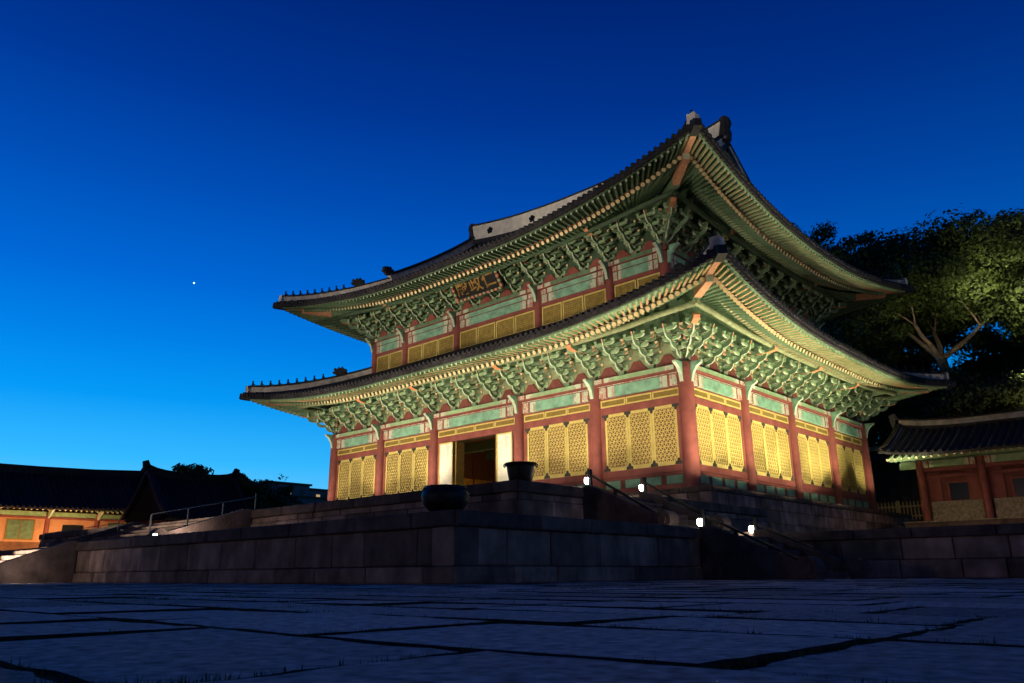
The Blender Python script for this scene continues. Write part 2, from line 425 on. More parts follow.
stairs('stone_staircase', 'wide stone stairs at far left leading up the front of the lower terrace', Tr(-12.35, YL, 0), 8.1, Z1, 0, 2.2, 6)
stairs('stone_staircase', 'wide stone stairs at left with a lamp-lit carved cheek, front of the upper terrace', Tr(-12.05, YU, 0), 8.1, Z2, Z1, 2.7, 6)

# cauldrons
def cauldron(x, y, z, label, prof, ears, sc=1.):
    r = thing('iron_cauldron', label, 'cauldron', (x, y, z), 'iron cauldrons on the terrace corners')
    b = MB(); b.lathe(prof, black, 28, Tr(x, y, z)); b.build('bowl', r)
    for a in ears:
        e = MB(); T = Tr(x, y, z, a)
        pts = [Vector((prof[-5][0]-.02, .07*math.cos(t), prof[-5][1]-.07+.04*math.sin(t))) + Vector((.035, 0, 0)) for t in [math.pi*i/6*2 for i in range(7)]]
        for i in range(6): e.tube(pts[i], pts[i+1], .014, .014, black, 6, None, T, False)
        e.build('ring_handle', r)
    b = MB()
    for i in range(3):
        a = 2*math.pi*i/3+.3; b.tube((x+.2*math.cos(a), y+.2*math.sin(a), z-.0), (x+.22*math.cos(a), y+.22*math.sin(a), z+.1), .03, .04, black, 6)
    b.build('foot', r)
cauldron(3.28, -13.42, Z2, 'small flared iron cauldron standing on the corner of the upper terrace',
         [(0, .03), (.24, .03), (.27, .06), (.30, .2), (.325, .36), (.33, .40), (.37, .44), (.385, .455), (.375, .47), (.33, .45), (.31, .38), (.26, .12), (0, .1)], (.4, 2.6, 4.2))
cauldron(6.32, -18.52, Z1+.0, 'wide round-bellied iron cauldron standing low on the corner of the lower terrace',
         [(0, .02), (.2, .02), (.27, .05), (.34, .13), (.385, .24), (.375, .31), (.34, .37), (.32, .385), (.335, .41), (.325, .42), (.30, .41), (.34, .25), (.25, .08), (0, .06)], (.4, 2.6, 4.2))

# handrails with a lamp on the top post
def handrail(pts, label, lamp=True, posts=4, h=.32, m=black, lampoff=(-.1, 0, -.12)):
    p, q = Vector(pts[0]), Vector(pts[1])
    r = thing('stair_handrail', label, 'handrail', (p.x, p.y, p.z-h), 'handrails on the terrace stairs')
    b = MB(); b.beam(p, q, .055 if m is black else .03, .05 if m is black else .03, m); b.build('rail', r)
    for i in range(posts):
        t = i/(posts-1); c = p.lerp(q, t); b = MB()
        top = .13 if i == 0 else 0
        pw = .035 if m is black else .018
        b.box(c.x-pw, c.x+pw, c.y-pw, c.y+pw, c.z-h-(.35 if i else .1), c.z+top, m); b.build('post', r)
    if lamp:
        l = Vector(pts[0])+Vector(lampoff)
        t = thing('rail_lamp', label.replace('handrail', 'small glowing lamp on the handrail'), 'lamp', l, 'small lamps on the stair handrails')
        b = MB(); b.lathe([(0, -.10), (.035, -.09), (.062, -.05), (.068, 0), (.06, .045), (.035, .06)], bulb, 14, Matrix.Translation(l)); b.build('glass', t)
        b = MB(); b.tube(l+Vector((0, 0, .06)), l+Vector((0, 0, .1)), .065, .05, black, 12); b.build('cap', t)
        point('lamp_light', l+Vector((-.1, -.1, .0)), 5, (1, .85, .6))
z = FZ
handrail([(3.92, -11.6, z-.86), (6.1, -11.6, z-2.07)], 'black handrail on the near side of the upper terrace stairs')
handrail([(3.92, -9.24, z-.86), (6.1, -9.24, z-2.07)], 'black handrail on the far side of the upper terrace stairs')
handrail([(7.13, -11.92, z-2.02), (9.25, -11.92, z-3.02)], 'black handrail on the near side of the lower terrace stairs')
handrail([(7.1, -9.55, z-2.08), (9.2, -9.55, z-3.06)], 'black handrail on the far side of the lower terrace stairs')
handrail([(-9, -13.28, z-.61), (-9, -16.7, z-1.35)], 'thin steel handrail on the front stairs of the upper terrace', False, 4, .6, metal)
handrail([(-15.4, -15.2, z-1.25), (-15.4, -17.66, z-1.72)], 'thin steel handrail at far left of the front stairs', False, 3, .5, metal)
for (x, y, zz, lb) in ((-7.15, -17.3, Z1+.1, 'small ground lamp lighting the carved cheek of the upper front stairs'),
                       (-7.1, -21.35, .1, 'small ground lamp beside the lower front stairs at the left edge')):
    t = thing('ground_lamp', lb, 'lamp', (x, y, zz-.1))
    b = MB(); b.tube((x, y, zz-.1), (x, y, zz+.1), .05, .05, black, 10); b.build('housing', t)
    b = MB(); b.lathe([(.0, .15), (.05, .14), (.055, .1), (.05, .1)], bulb, 12, Tr(x, y, zz)); b.build('glass', t)
    point('lamp_light', (x-.1, y+.95, zz+.32), 45 if zz > 1 else 16, (1, .82, .66))

# ================================================================== THE HALL
hall = thing('palace_hall', 'two-storey painted wooden throne hall with tiled hip-and-gable roofs, floodlit on its stone terraces', 'palace hall', (-12, 9.5, ZP))
HP = math.pi/2
def side_frames(hx, hy):
    return [(Tr(-12, 9.5-hy, FZ, 0), hx, 'front'), (Tr(-12+hx, 9.5, FZ, HP), hy, 'right'),
            (Tr(-12, 9.5+hy, FZ, 2*HP), hx, 'back'), (Tr(-12-hx, 9.5, FZ, -HP), hy, 'left')]
# local frame: x along the side, -y outward, z from the floor datum
# ---- stone base
bs = thing('hall_stone_base', 'dark block-built stone base directly under the painted hall', 'stone base', (-12, 9.5, Z1))
for (p0, dx, dy, L, zb, crs) in (((-25.75, -1.75), 1, 0, 27.5, Z2, (.5, .4)), ((1.75, -1.75), 0, 1, 22.5, Z1, (.4, .45, .45, .4)), ((-25.75, 20.75), 0, -1, 22.5, Z1, (.5, .5, .5))):
    terrace_wall(bs, p0, dx, dy, L, zb, ZP, crs, .2, .03)
b = MB(); core(b, -25.5, 1.5, -1.5, 20.7, Z1, ZP-.01); b.build('base_floor', bs)

FX = [-12, -7.51, -3.02, 3.02, 7.51, 12]       # column lines, front, local x
SX = [-9.5, -4.765, 0, 4.765, 9.5]
# ---- columns
colmesh = None
def col_mesh(r, z0, z1, name='column'):
    b = MB(); b.tube((0, 0, z0), (0, 0, z1), r, r*.93, red, 20)
    return b.mesh(name)
lowcol = col_mesh(.29, -.12, 4.95); corncol = col_mesh(.33, -.12, 4.95); upcol = col_mesh(.24, 8.2, 10.75)
pl = MB(); pl.lathe([(.36, -.02), (.40, -.1), (.42, -.19)], stone, 18); pl.box(-.44, .44, -.44, .44, -.2, -.16, stone); plm = pl.mesh('plinth')
done = set()
LOW = side_frames(12, 9.5); UP = side_frames(10.5, 8)
for T, hw, nm in LOW:
    for x in (FX if nm in ('front', 'back') else SX):
        w = T @ Vector((x, 0, 0)); k = (round(w.x, 1), round(w.y, 1))
        if k in done: continue
        done.add(k)
        c = place(corncol if abs(x) == hw else lowcol, 'column', hall, Tr(w.x, w.y, FZ)); place(plm, 'plinth', c, Tr(w.x, w.y, FZ))
UFX = [-10.5, -7.51, -3.02, 3.02, 7.51, 10.5]; USX = [-8, -4.765, 0, 4.765, 8]
for T, hw, nm in UP:
    for x in (UFX if nm in ('front', 'back') else USX):
        w = T @ Vector((x, 0, 0)); k = (round(w.x, 1), round(w.y, 1), 'u')
        if k in done: continue
        done.add(k); place(upcol, 'column', hall, Tr(w.x, w.y, FZ))

# ---- lattice door leaf (shared mesh by width)
def clipline(cx, cz, dx, dz, x0, x1, z0, z1):
    t0, t1 = -99, 99
    for c, d, a, b_ in ((cx, dx, x0, x1), (cz, dz, z0, z1)):
        if abs(d) < 1e-9:
            if c < a or c > b_: return None
        else:
            ta, tb = (a-c)/d, (b_-c)/d
            if ta > tb: ta, tb = tb, ta
            t0 = max(t0, ta); t1 = min(t1, tb)
    return (t0, t1) if t1-t0 > .02 else None
leafc = {}
def leaf_mesh(w, h):
    k = (round(w, 3), h)
    if k in leafc: return leafc[k]
    b = MB(); fw = .105; ch = .12
    b.box(-w/2, w/2, -.045, -.005, 0, .15, yel); b.box(-w/2, w/2, -.045, -.005, h-.12, h, yel)
    b.box(-w/2, -w/2+fw, -.048, -.003, .15, h-.12, yel); b.box(w/2-fw, w/2, -.048, -.003, .15, h-.12, yel)
    x0, x1, z0, z1 = -w/2+fw, w/2-fw, .15, h-.12
    for sx in (-1, 1):     # small curved corner fills of the lattice field
        for zz, s in ((z0, 1), (z1, -1)):
            xx = x1 if sx > 0 else x0
            b.prism([(xx, zz), (xx-sx*ch, zz), (xx-sx*ch*.35, zz+s*ch*.35), (xx, zz+s*ch)], 'y', -.046, -.006, yel)
    b.box(x0, x1, .035, .05, z0, z1, paper)
    sp = .185
    for ang, yy in ((0, -.018), (60, -.024), (120, -.030)):
        a = R_(ang); dx, dz = math.cos(a), math.sin(a); nx, nz = -dz, dx
        for i in range(-22, 23):
            c = ((x0+x1)/2+nx*i*sp*.866, (z0+z1)/2+nz*i*sp*.866)
            t = clipline(c[0], c[1], dx, dz, x0, x1, z0, z1)
            if not t: continue
            p = (c[0]+dx*t[0], yy, c[1]+dz*t[0]); q = (c[0]+dx*t[1], yy, c[1]+dz*t[1])
            hw = .0165
            b.add([(p[0]-nx*hw, yy, p[2]-nz*hw), (q[0]-nx*hw, yy, q[2]-nz*hw), (q[0]+nx*hw, yy, q[2]+nz*hw), (p[0]+nx*hw, yy, p[2]+nz*hw),
                   (p[0]-nx*hw, yy+.02, p[2]-nz*hw), (q[0]-nx*hw, yy+.02, q[2]-nz*hw), (q[0]+nx*hw, yy+.02, q[2]+nz*hw), (p[0]+nx*hw, yy+.02, p[2]+nz*hw)],
                  [(0, 1, 2, 3), (0, 4, 5, 1), (3, 2, 6, 7)], yel)
    leafc[k] = b.mesh('door_leaf'); return leafc[k]
hg = MB()
hg.prism([(-.17, 0), (.17, 0), (.15, .12), (.07, .14), (.045, .25), (-.045, .25), (-.07, .14), (-.15, .12)], 'y', -.066, -.05, fitM); hinge_up = hg.mesh('iron_fitting')
hg = MB(); hg.prism([(-.17, 0), (-.15, -.12), (-.07, -.14), (-.045, -.25), (.045, -.25), (.07, -.14), (.15, -.12), (.17, 0)], 'y', -.066, -.05, fitM); hinge_dn = hg.mesh('iron_fitting')

def wall_bay(T, x0, x1, nleaf, ntrans, door=False):
    xc = (x0+x1)/2; a, b_ = x0+.27, x1-.27
    TT = T @ Matrix.Translation((xc, 0, 0)); w = b_-a; h = w/2
    m = MB()
    m.box(-h, h, -.06, .10, 3.36, 3.64, red); m.box(-h, h, -.05, .10, 4.0, 4.06, red); m.box(-h, h, -.02, .10, 3.64, 4.0, redD)
    j = .20 if not door else .12
    if not door:
        m.box(-h, h, -.10, .12, -.16, .17, red); m.box(-h, h, -.03, .1, .17, .54, redD)
        m.box(-h, h, -.08, .1, .54, .62, red); m.box(-h, h, -.03, .1, .62, .665, redD); m.box(-h, h, -.07, .1, .665, .92, red)
        m.box(-h, h, .02, .10, .92, 3.36, redD)
        m.box(-h, -h+j, -.06, .02, .92, 3.36, red); m.box(h-j, h, -.06, .02, .92, 3.36, red)
    else:
        m.box(-h, h, -.10, .12, -.16, .12, red)
        m.box(-h, -h+j, -.06, .02, .12, 3.36, red); m.box(h-j, h, -.06, .02, .12, 3.36, red)
    bay = place(m.mesh('wall_bay'), 'wall_bay', hall, TT)
    # transom of small ochre panels in yellow frames
    t = MB(); tw = 2*h/ntrans
    for i in range(ntrans):
        u0, u1 = -h+i*tw+.02, -h+(i+1)*tw-.02
        t.box(u0+.05, u1-.05, -.035, -.022, 3.73, 3.93, yelD)
        t.box(u0, u1, -.06, -.02, 3.67, 3.73, yel); t.box(u0, u1, -.06, -.02, 3.93, 3.985, yel)
        t.box(u0, u0+.06, -.06, -.02, 3.73, 3.93, yel); t.box(u1-.06, u1, -.06, -.02, 3.73, 3.93, yel)
    place(t.mesh('transom'), 'transom', bay, TT)
    if not door:
        n = 4; aw = 2*h/n
        for i in range(n):
            p = MB(); c = -h+(i+.5)*aw; q = aw*.5-.14
            p.box(c-q, c+q, -.045, -.03, .20, .51, teal); p.box(c-q-.03, c+q+.03, -.04, -.032, .185, .525, grn); place(p.mesh('apron_panel'), 'apron_panel', bay, TT)
        lw = (w-2*j)/nleaf
        for i in range(nleaf):
            u = -h+j+(i+.5)*lw
            L = place(leaf_mesh(lw-.012, 2.42), 'door_leaf', bay, TT @ Matrix.Translation((u, 0, .93)))
        for i in range(nleaf+1):
            u = -h+j+i*lw; u = min(max(u, -h+j+.04), h-j-.04) if i in (0, nleaf) else u
            place(hinge_up, 'iron_fitting', bay, TT @ Matrix.Translation((u, 0, .93))); place(hinge_dn, 'iron_fitting', bay, TT @ Matrix.Translation((u, 0, 3.35)))
    else:
        # two white papered leaves folded against the sides, the middle stands open
        for sx in (-1, 1):
            L = MB(); ww = 1.02
            L.box(-ww/2, ww/2, -.03, .0, 0, 3.2, white)
            for (u0, u1, z0, z1) in ((-ww/2, ww/2, 0, .07), (-ww/2, ww/2, 3.13, 3.2), (-ww/2, -ww/2+.06, .07, 3.13), (ww/2-.06, ww/2, .07, 3.13)):
                L.box(u0, u1, -.05, -.028, z0, z1, yel)
            place(L.mesh('open_door_leaf'), 'open_door_leaf', bay, TT @ Matrix.Translation((sx*(h-j-.56), -.06, .13)) )
            L = MB(); L.box(-.05, .05, -.05, .5, 0, 3.2, yelD); place(L.mesh('door_leaf_edge'), 'door_leaf_edge', bay, TT @ Matrix.Translation((sx*(h-j-1.2), .05, .13)))
    return bay
for T, hw, nm in LOW:
    xs = FX if nm in ('front', 'back') else SX
    for i in range(len(xs)-1):
        ctr = nm in ('front',) and i == 2
        if nm in ('back', 'left'):
            m = MB(); m.box(xs[i], xs[i+1], -.03, .1, -.16, 4.06, redD, T); m.build('wall_bay', hall); continue
        wall_bay(T, xs[i], xs[i+1], 3, 4 if (xs[i+1]-xs[i]) > 5 else 3, ctr)

# ---- painted tie beams
def painted(m, x0, x1, y0, y1, z0, z1, body, ends=.55):
    L = x1-x0; e = min(ends, L*.22)
    cuts = [(0, .12*e, redD), (.12*e, .35*e, cream), (.35*e, .5*e, pink), (.5*e, .62*e, red), (.62*e, .85*e, mint), (.85*e, e, pink)]
    seg = [(x0+a, x0+b_, c) for a, b_, c in cuts]+[(x0+e, x1-e, body)]+[(x1-b_, x1-a, c) for a, b_, c in cuts[::-1]]
    for a, b_, c in seg: m.box(a, b_, y0, y1, z0, z1, c)
def beams(T, xs, z0, up):
    for i in range(len(xs)-1):
        b = MB(); a, c = xs[i]+.2, xs[i+1]-.2
        if up:
            painted(b, a, c, -.13, .12, z0, z0+.42, teal, .95); b.box(a, c, -.15, .1, z0+.42, z0+.455, redD)
            painted(b, a, c, -.15, .12, z0+.455, z0+.74, teal, .8)
            b.box(a, c, -.10, .1, z0-.16, z0, red)
        else:
            painted(b, a, c, -.15, .14, z0, z0+.46, teal, 1.0); b.box(a, c, -.12, .1, z0+.46, z0+.62, redD)
            b.box(a, c, -.14, .1, z0+.50, z0+.53, cream)
        place(b.mesh('tie_beam'), 'tie_beam', hall, T)
    b = MB(); x0, x1 = xs[0]-.3, xs[-1]+.3; n = len(xs)-1
    zt = z0+(.74 if up else .62)
    pts = [x0]+xs[1:-1]+[x1]
    for i in range(n): painted(b, pts[i], pts[i+1], -.26, .2, zt, zt+.2, grnL if not up else grn, 1.1)
    b.box(x0, x1, -.275, .2, zt-.035, zt, red)
    place(b.mesh('plate_beam'), 'plate_beam', hall, T)
for T, hw, nm in LOW: beams(T, FX if nm in ('front', 'back') else SX, 4.08, False)
for T, hw, nm in UP: beams(T, UFX if nm in ('front', 'back') else USX, 9.97, True)

# ---- upper storey wall panels
for T, hw, nm in UP:
    xs = UFX if nm in ('front', 'back') else USX
    for i in range(len(xs)-1):
        a, c = xs[i]+.22, xs[i+1]-.22; w = c-a; n = 4 if w > 5 else (3 if w > 3.4 else 2)
        b = MB(); b.box(a, c, -.02, .1, 8.3, 9.97, redD); b.box(a, c, -.06, .1, 9.77, 9.82, red)
        bay = place(b.mesh('upper_wall_bay'), 'upper_wall_bay', hall, T)
        for k in range(n):
            p = MB(); u0, u1 = a+k*w/n+.03, a+(k+1)*w/n-.03; z0, z1 = 8.75, 9.76
            p.box(u0, u1, -.04, -.022, z0, z1, yelD)
            for (q0, q1, r0, r1) in ((u0, u1, z0, z0+.07), (u0, u1, z1-.07, z1), (u0, u0+.07, z0+.07, z1-.07), (u1-.07, u1, z0+.07, z1-.07)): p.box(q0, q1, -.07, -.02, r0, r1, yel)
            # fine lattice of the panel
            sp = .11; s = u0+.07+sp
            while s < u1-.1:
                p.box(s-.012, s+.012, -.05, -.041, z0+.07, z1-.07, yelM); s += sp
            s = z0+.07+sp
            while s < z1-.1:
                p.box(u0+.07, u1-.07, -.052, -.043, s-.012, s+.012, yelM); s += sp
            place(p.mesh('window_panel'), 'window_panel', bay, T)

# ---- bracket sets
def arm(b, L, z, h, m, edge, curl, w=.062, y0=.15):
    """projecting arm with an upturned tongue; outward is -y"""
    pts = [(y0, z), (y0, z+h), (-L+.18, z+h), (-L+.05, z+h+curl*.25), (-L-.05, z+h+curl*.65), (-L-.16, z+h+curl), (-L-.20, z+h+curl*.93), (-L-.14, z+h*.6+curl*.3), (-L-.02, z+h*.3), (-L+.16, z)]
    n = len(pts)
    ed = [m, m, m, m, edge, edge, edge, edge, edge, cream]
    b.prism(pts, 'x', -w/2, w/2, m, ed)
def cross(b, y, L, z, h, m, edge, w=.10):
    pts = [(-L/2, z+h), (-L/2+.01, z+h*.55), (-L/2+.07, z+h*.2), (-L/2+.16, z), (L/2-.16, z), (L/2-.07, z+h*.2), (L/2-.01, z+h*.55), (L/2, z+h)]
    b.prism(pts, 'y', y-w/2, y+w/2, m, [edge, edge, edge, m, edge, edge, edge, m])
def block(b, x, y, z, s=.15, h=.09, m=None):
    m = m or grnL; t = .035
    b.box(x-s/2, x+s/2, y-s/2, y+s/2, z, z+h, m, None, t)
G_ = dict(grn=grn, mint=mint)
def bracket_mesh(up, colm=False, k=1.0, corner=False):
    b = MB(); g1, g2 = (grn, mint) if up else (grn, mint)
    b.box(-.17, .17, -.17, .17, 0, .17, grn, None, .05); b.box(-.172, .172, -.172, .172, .17, .19, cream)
    tiers = 4; dz = .30 if not up else .30; step = .42*k
    for t in range(tiers):
        z = .19+dz*t
        L = .36*k+step*t
        if t < 3: arm(b, L, z, .16, grn, mint, .20 if t < 2 else .26)
        else: arm(b, L-.35*k, z, .16, grn, salmon, .10)
        # cross arms stand on every step below
        for s in range(t+1):
            y = -step*s
            if s > 3: continue
            Lc = (.66 if (t-s) % 2 == 0 else 1.02)+(.16 if t == 2 else .34 if t == 3 else 0)
            if corner: Lc *= .6
            if t-s < 4: cross(b, y, Lc, z+.005, .13, grn if (t+s) % 2 else grnL, (salmon if (t+s) % 2 else mint) if not up else (grnL if (t+s) % 2 else mint))
            for sx in (-1, 1): block(b, sx*(Lc/2-.07), y, z+.14, .14, .10, beige if (t+s) % 2 else grnL)
        block(b, 0, -step*t-.02, z+.16, .17, .1, grnL)
    if colm:   # head of the transverse beam
        z = .19+dz*3+.06
        b.prism([(0, z), (0, z+.26), (-step*3-.45, z+.26), (-step*3-.58, z+.14), (-step*3-.50, z+.02), (-step*3-.2, z-.04)], 'x', -.13, .13, grn, [grn, grn, orange, orange, orange, orange])
    return b.mesh('bracket_set')
BR = {}
for up in (0, 1):
    for cm in (0, 1): BR[(up, cm)] = bracket_mesh(bool(up), bool(cm))
    BR[(up, 2)] = bracket_mesh(bool(up), True, 1.38, True)
def bracket_row(T, xs, hw, z, up, zbot_panel):
    sp = 1.5
    pos = []
    for i in range(len(xs)-1):
        n = max(1, round((xs[i+1]-xs[i])/sp)); 
        for k in range(n): pos.append((xs[i]+(xs[i+1]-xs[i])*k/n, k == 0))
    pos.append((xs[-1], True))
    for x, cm in pos:
        end = abs(abs(x)-hw) < .01
        s = .8 if False else 1
        place(BR[(up, 1 if (cm and not end) else 0)], 'bracket_set', hall, T @ Matrix.Translation((x, 0, z)))
    # boards between the bracket sets
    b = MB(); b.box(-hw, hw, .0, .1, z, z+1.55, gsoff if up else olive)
    for i in range(len(pos)-1):
        xa, xb = pos[i][0], pos[i+1][0]; xm = (xa+xb)/2; q = (xb-xa)/2-.12
        b.prism([(xm-q, z), (xm+q, z), (xm+q*.55, z+.25), (xm+q*.25, z+.5), (xm-q*.25, z+.5), (xm-q*.55, z+.25)], 'y', -.06, .0, redD if not up else red)
    place(b.mesh('bracket_board'), 'bracket_board', hall, T)
    # column capital wings
    for x in xs:
        w = MB(); zc_ = z-.86
        w.prism([(0, 0), (-.30, .05), (-.33, .15), (-.39, .4), (-.56, .66), (-.78, .78), (-.78, .86), (0, .86)], 'x', -.08, .08, teal, [grn, mint, mint, mint, mint, mint, mint, grn])
        place(w.mesh('capital_wing'), 'capital_wing', hall, T @ Matrix.Translation((x, 0, zc_)))
for T, hw, nm in LOW: bracket_row(T, FX if nm in ('front', 'back') else SX, hw, 4.92, 0, 0)
for T, hw, nm in UP: bracket_row(T, UFX if nm in ('front', 'back') else USX, hw, 10.9, 1, 0)
for (hx, hy, z, up) in ((12, 9.5, 4.92, 0), (10.5, 8, 10.9, 1)):
    for sx, sy, a in ((1, -1, HP/2), (-1, -1, -HP/2), (1, 1, HP*1.5)):
        Tc = Tr(-12+sx*hx, 9.5+sy*hy, FZ+z, a)
        place(BR[(up, 2)], 'bracket_set', hall, Tc)
        # white fluted capital straps wrap the corner column head
        w = MB()
        w.prism([(0, -.86), (-.42, -.82), (-.46, -.3), (-.58, -.03), (0, -.02)], 'x', -.05, .05, grn, mint)
        w.build('corner_strap', hall).matrix_world = Tc if False else Tc

# ================================================================== ROOFS
def sgn(v): return 1 if v >= 0 else -1
class Roof:
    def __init__(s, hx, hy, em_f, em_s, ec, zm, lift, R, p, din, rise, pw, zin):
        s.__dict__.update(dict(hx=hx, hy=hy, em=(em_f, em_s), ec=ec, zm=zm, lift=lift, R=R, p=p, din=din, rise=rise, pw=pw, zin=zin))
    def em_(s, nm): return s.em[0] if nm in ('front', 'back') else s.em[1]
    def c(s, a, hw): return max(0., hw+s.ec-abs(a))
    def q(s, c): return max(0., 1-c/s.R)
    def e(s, a, hw, nm): return s.em_(nm)+(s.ec-s.em_(nm))*s.q(s.c(a, hw))**2
    def lf(s, a, hw): return s.lift*s.q(s.c(a, hw))**s.p
    def edge(s, a, hw, nm): return (a, -s.e(a, hw, nm), s.zm+s.lf(a, hw))
    def top(s, a, d, hw, nm):
        """height of the tiled surface at position a, outward distance d"""
        em = s.em_(nm); e = s.e(a, hw, nm); dc = max(d, s.din)
        t = max(0., (e-dc)/(e-s.din))
        return s.zm+.26+s.rise*t**s.pw+s.lf(a, hw)*(1-t)**1.4
#            hx    hy  emf  ems  ec   zm    lift R   p    din   rise  pw   zin
RL = Roof(12.0, 9.5, 3.4, 3.6, 4.1, 6.22, 1.0, 12., 2.3, -1.5, 2.25, 1.0, 1.15)
RU = Roof(10.5, 8.0, 3.7, 4.0, 4.5, 11.85, 1.25, 12., 1.9, -8.0, 7.3, 1.18, 1.25)
camW = Vector((15.672, -26.976, CAMZ))
def roof_build(Rf, frames, up, skip_tiles=()):
    rafts, flys = [], []
    for T, hw, nm in frames:
        L = hw+Rf.ec; em = Rf.em_(nm)
        m0 = hw-4.2; n = int(2*(L-.25)/.315); zin = Rf.zin
        def inner(a):
            return a if abs(a) < m0 else sgn(a)*(m0+(abs(a)-m0)*(hw+.35-m0)/(L-m0))
        def fz(a, f):       # (x, y) along the fanned line from wall (f=0) to eave edge (f=1)
            ai = inner(a); E = Rf.edge(a, hw, nm)
            y0 = 0. if abs(a) < m0 else -.35*(abs(a)-m0)/(L-m0)
            return ai+(a-ai)*f, y0+(E[1]-y0)*f, E[2]
        def pr(a, f):       # axis height of the round rafters
            x, y, ze = fz(a, f); l = Rf.lf(a, hw)
            zi = Rf.zm+zin+l*.35; zt = ze-.06
            return Vector((x, y, zi+(zt-.13-zi)*(f/.72)*1.0 if True else 0))
        F1 = .74
        def rz(a, f): 
            v = pr(a, f); return v
        def flz(a, f):
            x, y, ze = fz(a, f); base = pr(a, F1).z
            z1 = ze-.085; z0 = base+.20
            return Vector((x, y, z0+(z1-z0)*(f-F1)/(1-F1)))
        back = nm == 'back'
        for i in range(n):
            a = -(L-.25)+(i+.5)*2*(L-.25)/n
            b1 = (T @ pr(a, .0), T @ pr(a, F1)); b2 = (T @ flz(a, .5), T @ flz(a, .965))
            if back: continue
            rafts.append(b1); flys.append(b2)
        # soffit boards
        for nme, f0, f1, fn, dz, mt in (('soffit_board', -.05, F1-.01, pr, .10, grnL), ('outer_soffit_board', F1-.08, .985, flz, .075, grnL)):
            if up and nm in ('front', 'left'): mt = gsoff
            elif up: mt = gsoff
            b = MB(); N = 60; vs = []; fs = []
            for i in range(N+1):
                a = -L+.02+(2*L-.04)*i/N
                for f in (f0, f1):
                    v = fn(a, f); vs.append((v.x, v.y, v.z+dz))
            for i in range(N): fs.append((2*i, 2*i+1, 2*i+3, 2*i+2))
            vs2 = [(x, y, z+.04) for x, y, z in vs]; k = len(vs)
            allv = vs+vs2; fs += [tuple(k+j for j in f[::-1]) for f in fs[:]]
            fs += [(2*i+1, k+2*i+1, k+2*i+3, 2*i+3) for i in range(N)]
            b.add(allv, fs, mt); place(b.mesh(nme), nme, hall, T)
        # eave fascia strips
        b = MB(); b2 = MB(); N = 64; prev = None
        for i in range(N+1):
            a = -L+2*L*i/N; cur = (flz(a, .975)+Vector((0, 0, .10)), pr(a, F1-.02)+Vector((0, 0, .145)))
            if prev:
                b.beam(prev[0], cur[0], .09, .075, grn); b2.beam(prev[1], cur[1], .09, .07, redD if not up else red)
            prev = cur
        place(b.mesh('eave_fascia'), 'eave_fascia', hall, T); place(b2.mesh('inner_fascia'), 'inner_fascia', hall, T)
        # purlin that the bracket tips carry
        fp = .44
        b = MB(); N = 16; prev = None; LL = hw+1.75
        for i in range(N+1):
            x = -LL+2*LL*i/N
            zc_ = pr(x if abs(x) < hw else sgn(x)*hw, .47).z - .21 + .12*max(0, (abs(x)-hw+2)/3.7)**2
            cur = Vector((x, -1.62, zc_))
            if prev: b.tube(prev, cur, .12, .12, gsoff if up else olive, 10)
            prev = cur
        place(b.mesh('eave_purlin'), 'eave_purlin', hall, T)
        # soffit between purlin and wall is closed by a green board
        b = MB(); b.box(-hw-.2, hw+.2, -.01, .12, Rf.zm+.2, Rf.zm+1.6, grn); place(b.mesh('eave_board'), 'eave_board', hall, T)
        # -------- tiles
        if nm == 'back' and not up: pass
        pitch = .30; nn = int(2*L/pitch); b = MB(); w2 = L/nn
        ends = MB()
        for i in range(nn):
            a = -L+(2*i+1)*w2; e = Rf.e(a, hw, nm)
            dmin = max(Rf.din, abs(a)-hw)
            if up and nm in ('left', 'right'): dmin = max(-.55, abs(a)-hw)
            if up and nm in ('front', 'back') and abs(a) < 10.05: dmin = -8.0
            if up and nm in ('front', 'back') and abs(a) >= 10.05: dmin = max(abs(a)-hw, -.5)
            if e-dmin < .12: continue
            K = 5 if e-dmin > 3 else 3
            if up and e-dmin > 6: K = 9
            vs = []; fs = []
            sec = [(-w2, .0), (-w2*.45, -.045), (w2*.02-.045, -.035), (-.055, .06), (0, .10), (.055, .06), (.045, -.035), (w2*.45, -.045), (w2, 0.)]
            sec = [(-w2, -.03), (-w2*.5, -.015), (-.075, .0), (-.055, .075), (0, .105), (.055, .075), (.075, .0), (w2*.5, -.015), (w2, -.03)]
            for k in range(K+1):
                d = e+.10+(dmin-e-.10)*k/K
                for sx, sz in sec: vs.append((a+sx, -d, Rf.top(a+sx, d, hw, nm)+sz))
            S = len(sec)
            for k in range(K):
                for j in range(S-1): fs.append((k*S+j, k*S+j+1, (k+1)*S+j+1, (k+1)*S+j))
            b.add(vs, fs, tile, True)
            z = Rf.top(a, e+.1, hw, nm)
            ends.tube((a, -e-.11, z+.03), (a, -e-.02, z+.03), .085, .085, tile, 8)
            # drooping channel tile between two rows
            ends.prism([(a+w2-.12, z-.01), (a+w2-.09, z-.085), (a+w2, z-.125), (a+w2+.09, z-.085), (a+w2+.12, z-.01)], 'y', -e-.12, -e-.03, tile)
            ends.box(a-w2, a+w2, -e-.06, -e+.15, z-.24, z-.03, tile)
        to = place(b.mesh('tile_roof'), 'tile_roof', hall, T)
        place(ends.mesh('eave_tile_ends'), 'eave_tile_ends', to, T)
    for lst, nme, kind in ((rafts, 'round_rafter', 0), (flys, 'square_rafter', 1)):
        RAFT[kind] += [(p, q) for p, q in lst]
RAFT = {0: [], 1: []}
roof_build(RL, LOW, False); roof_build(RU, UP, True)
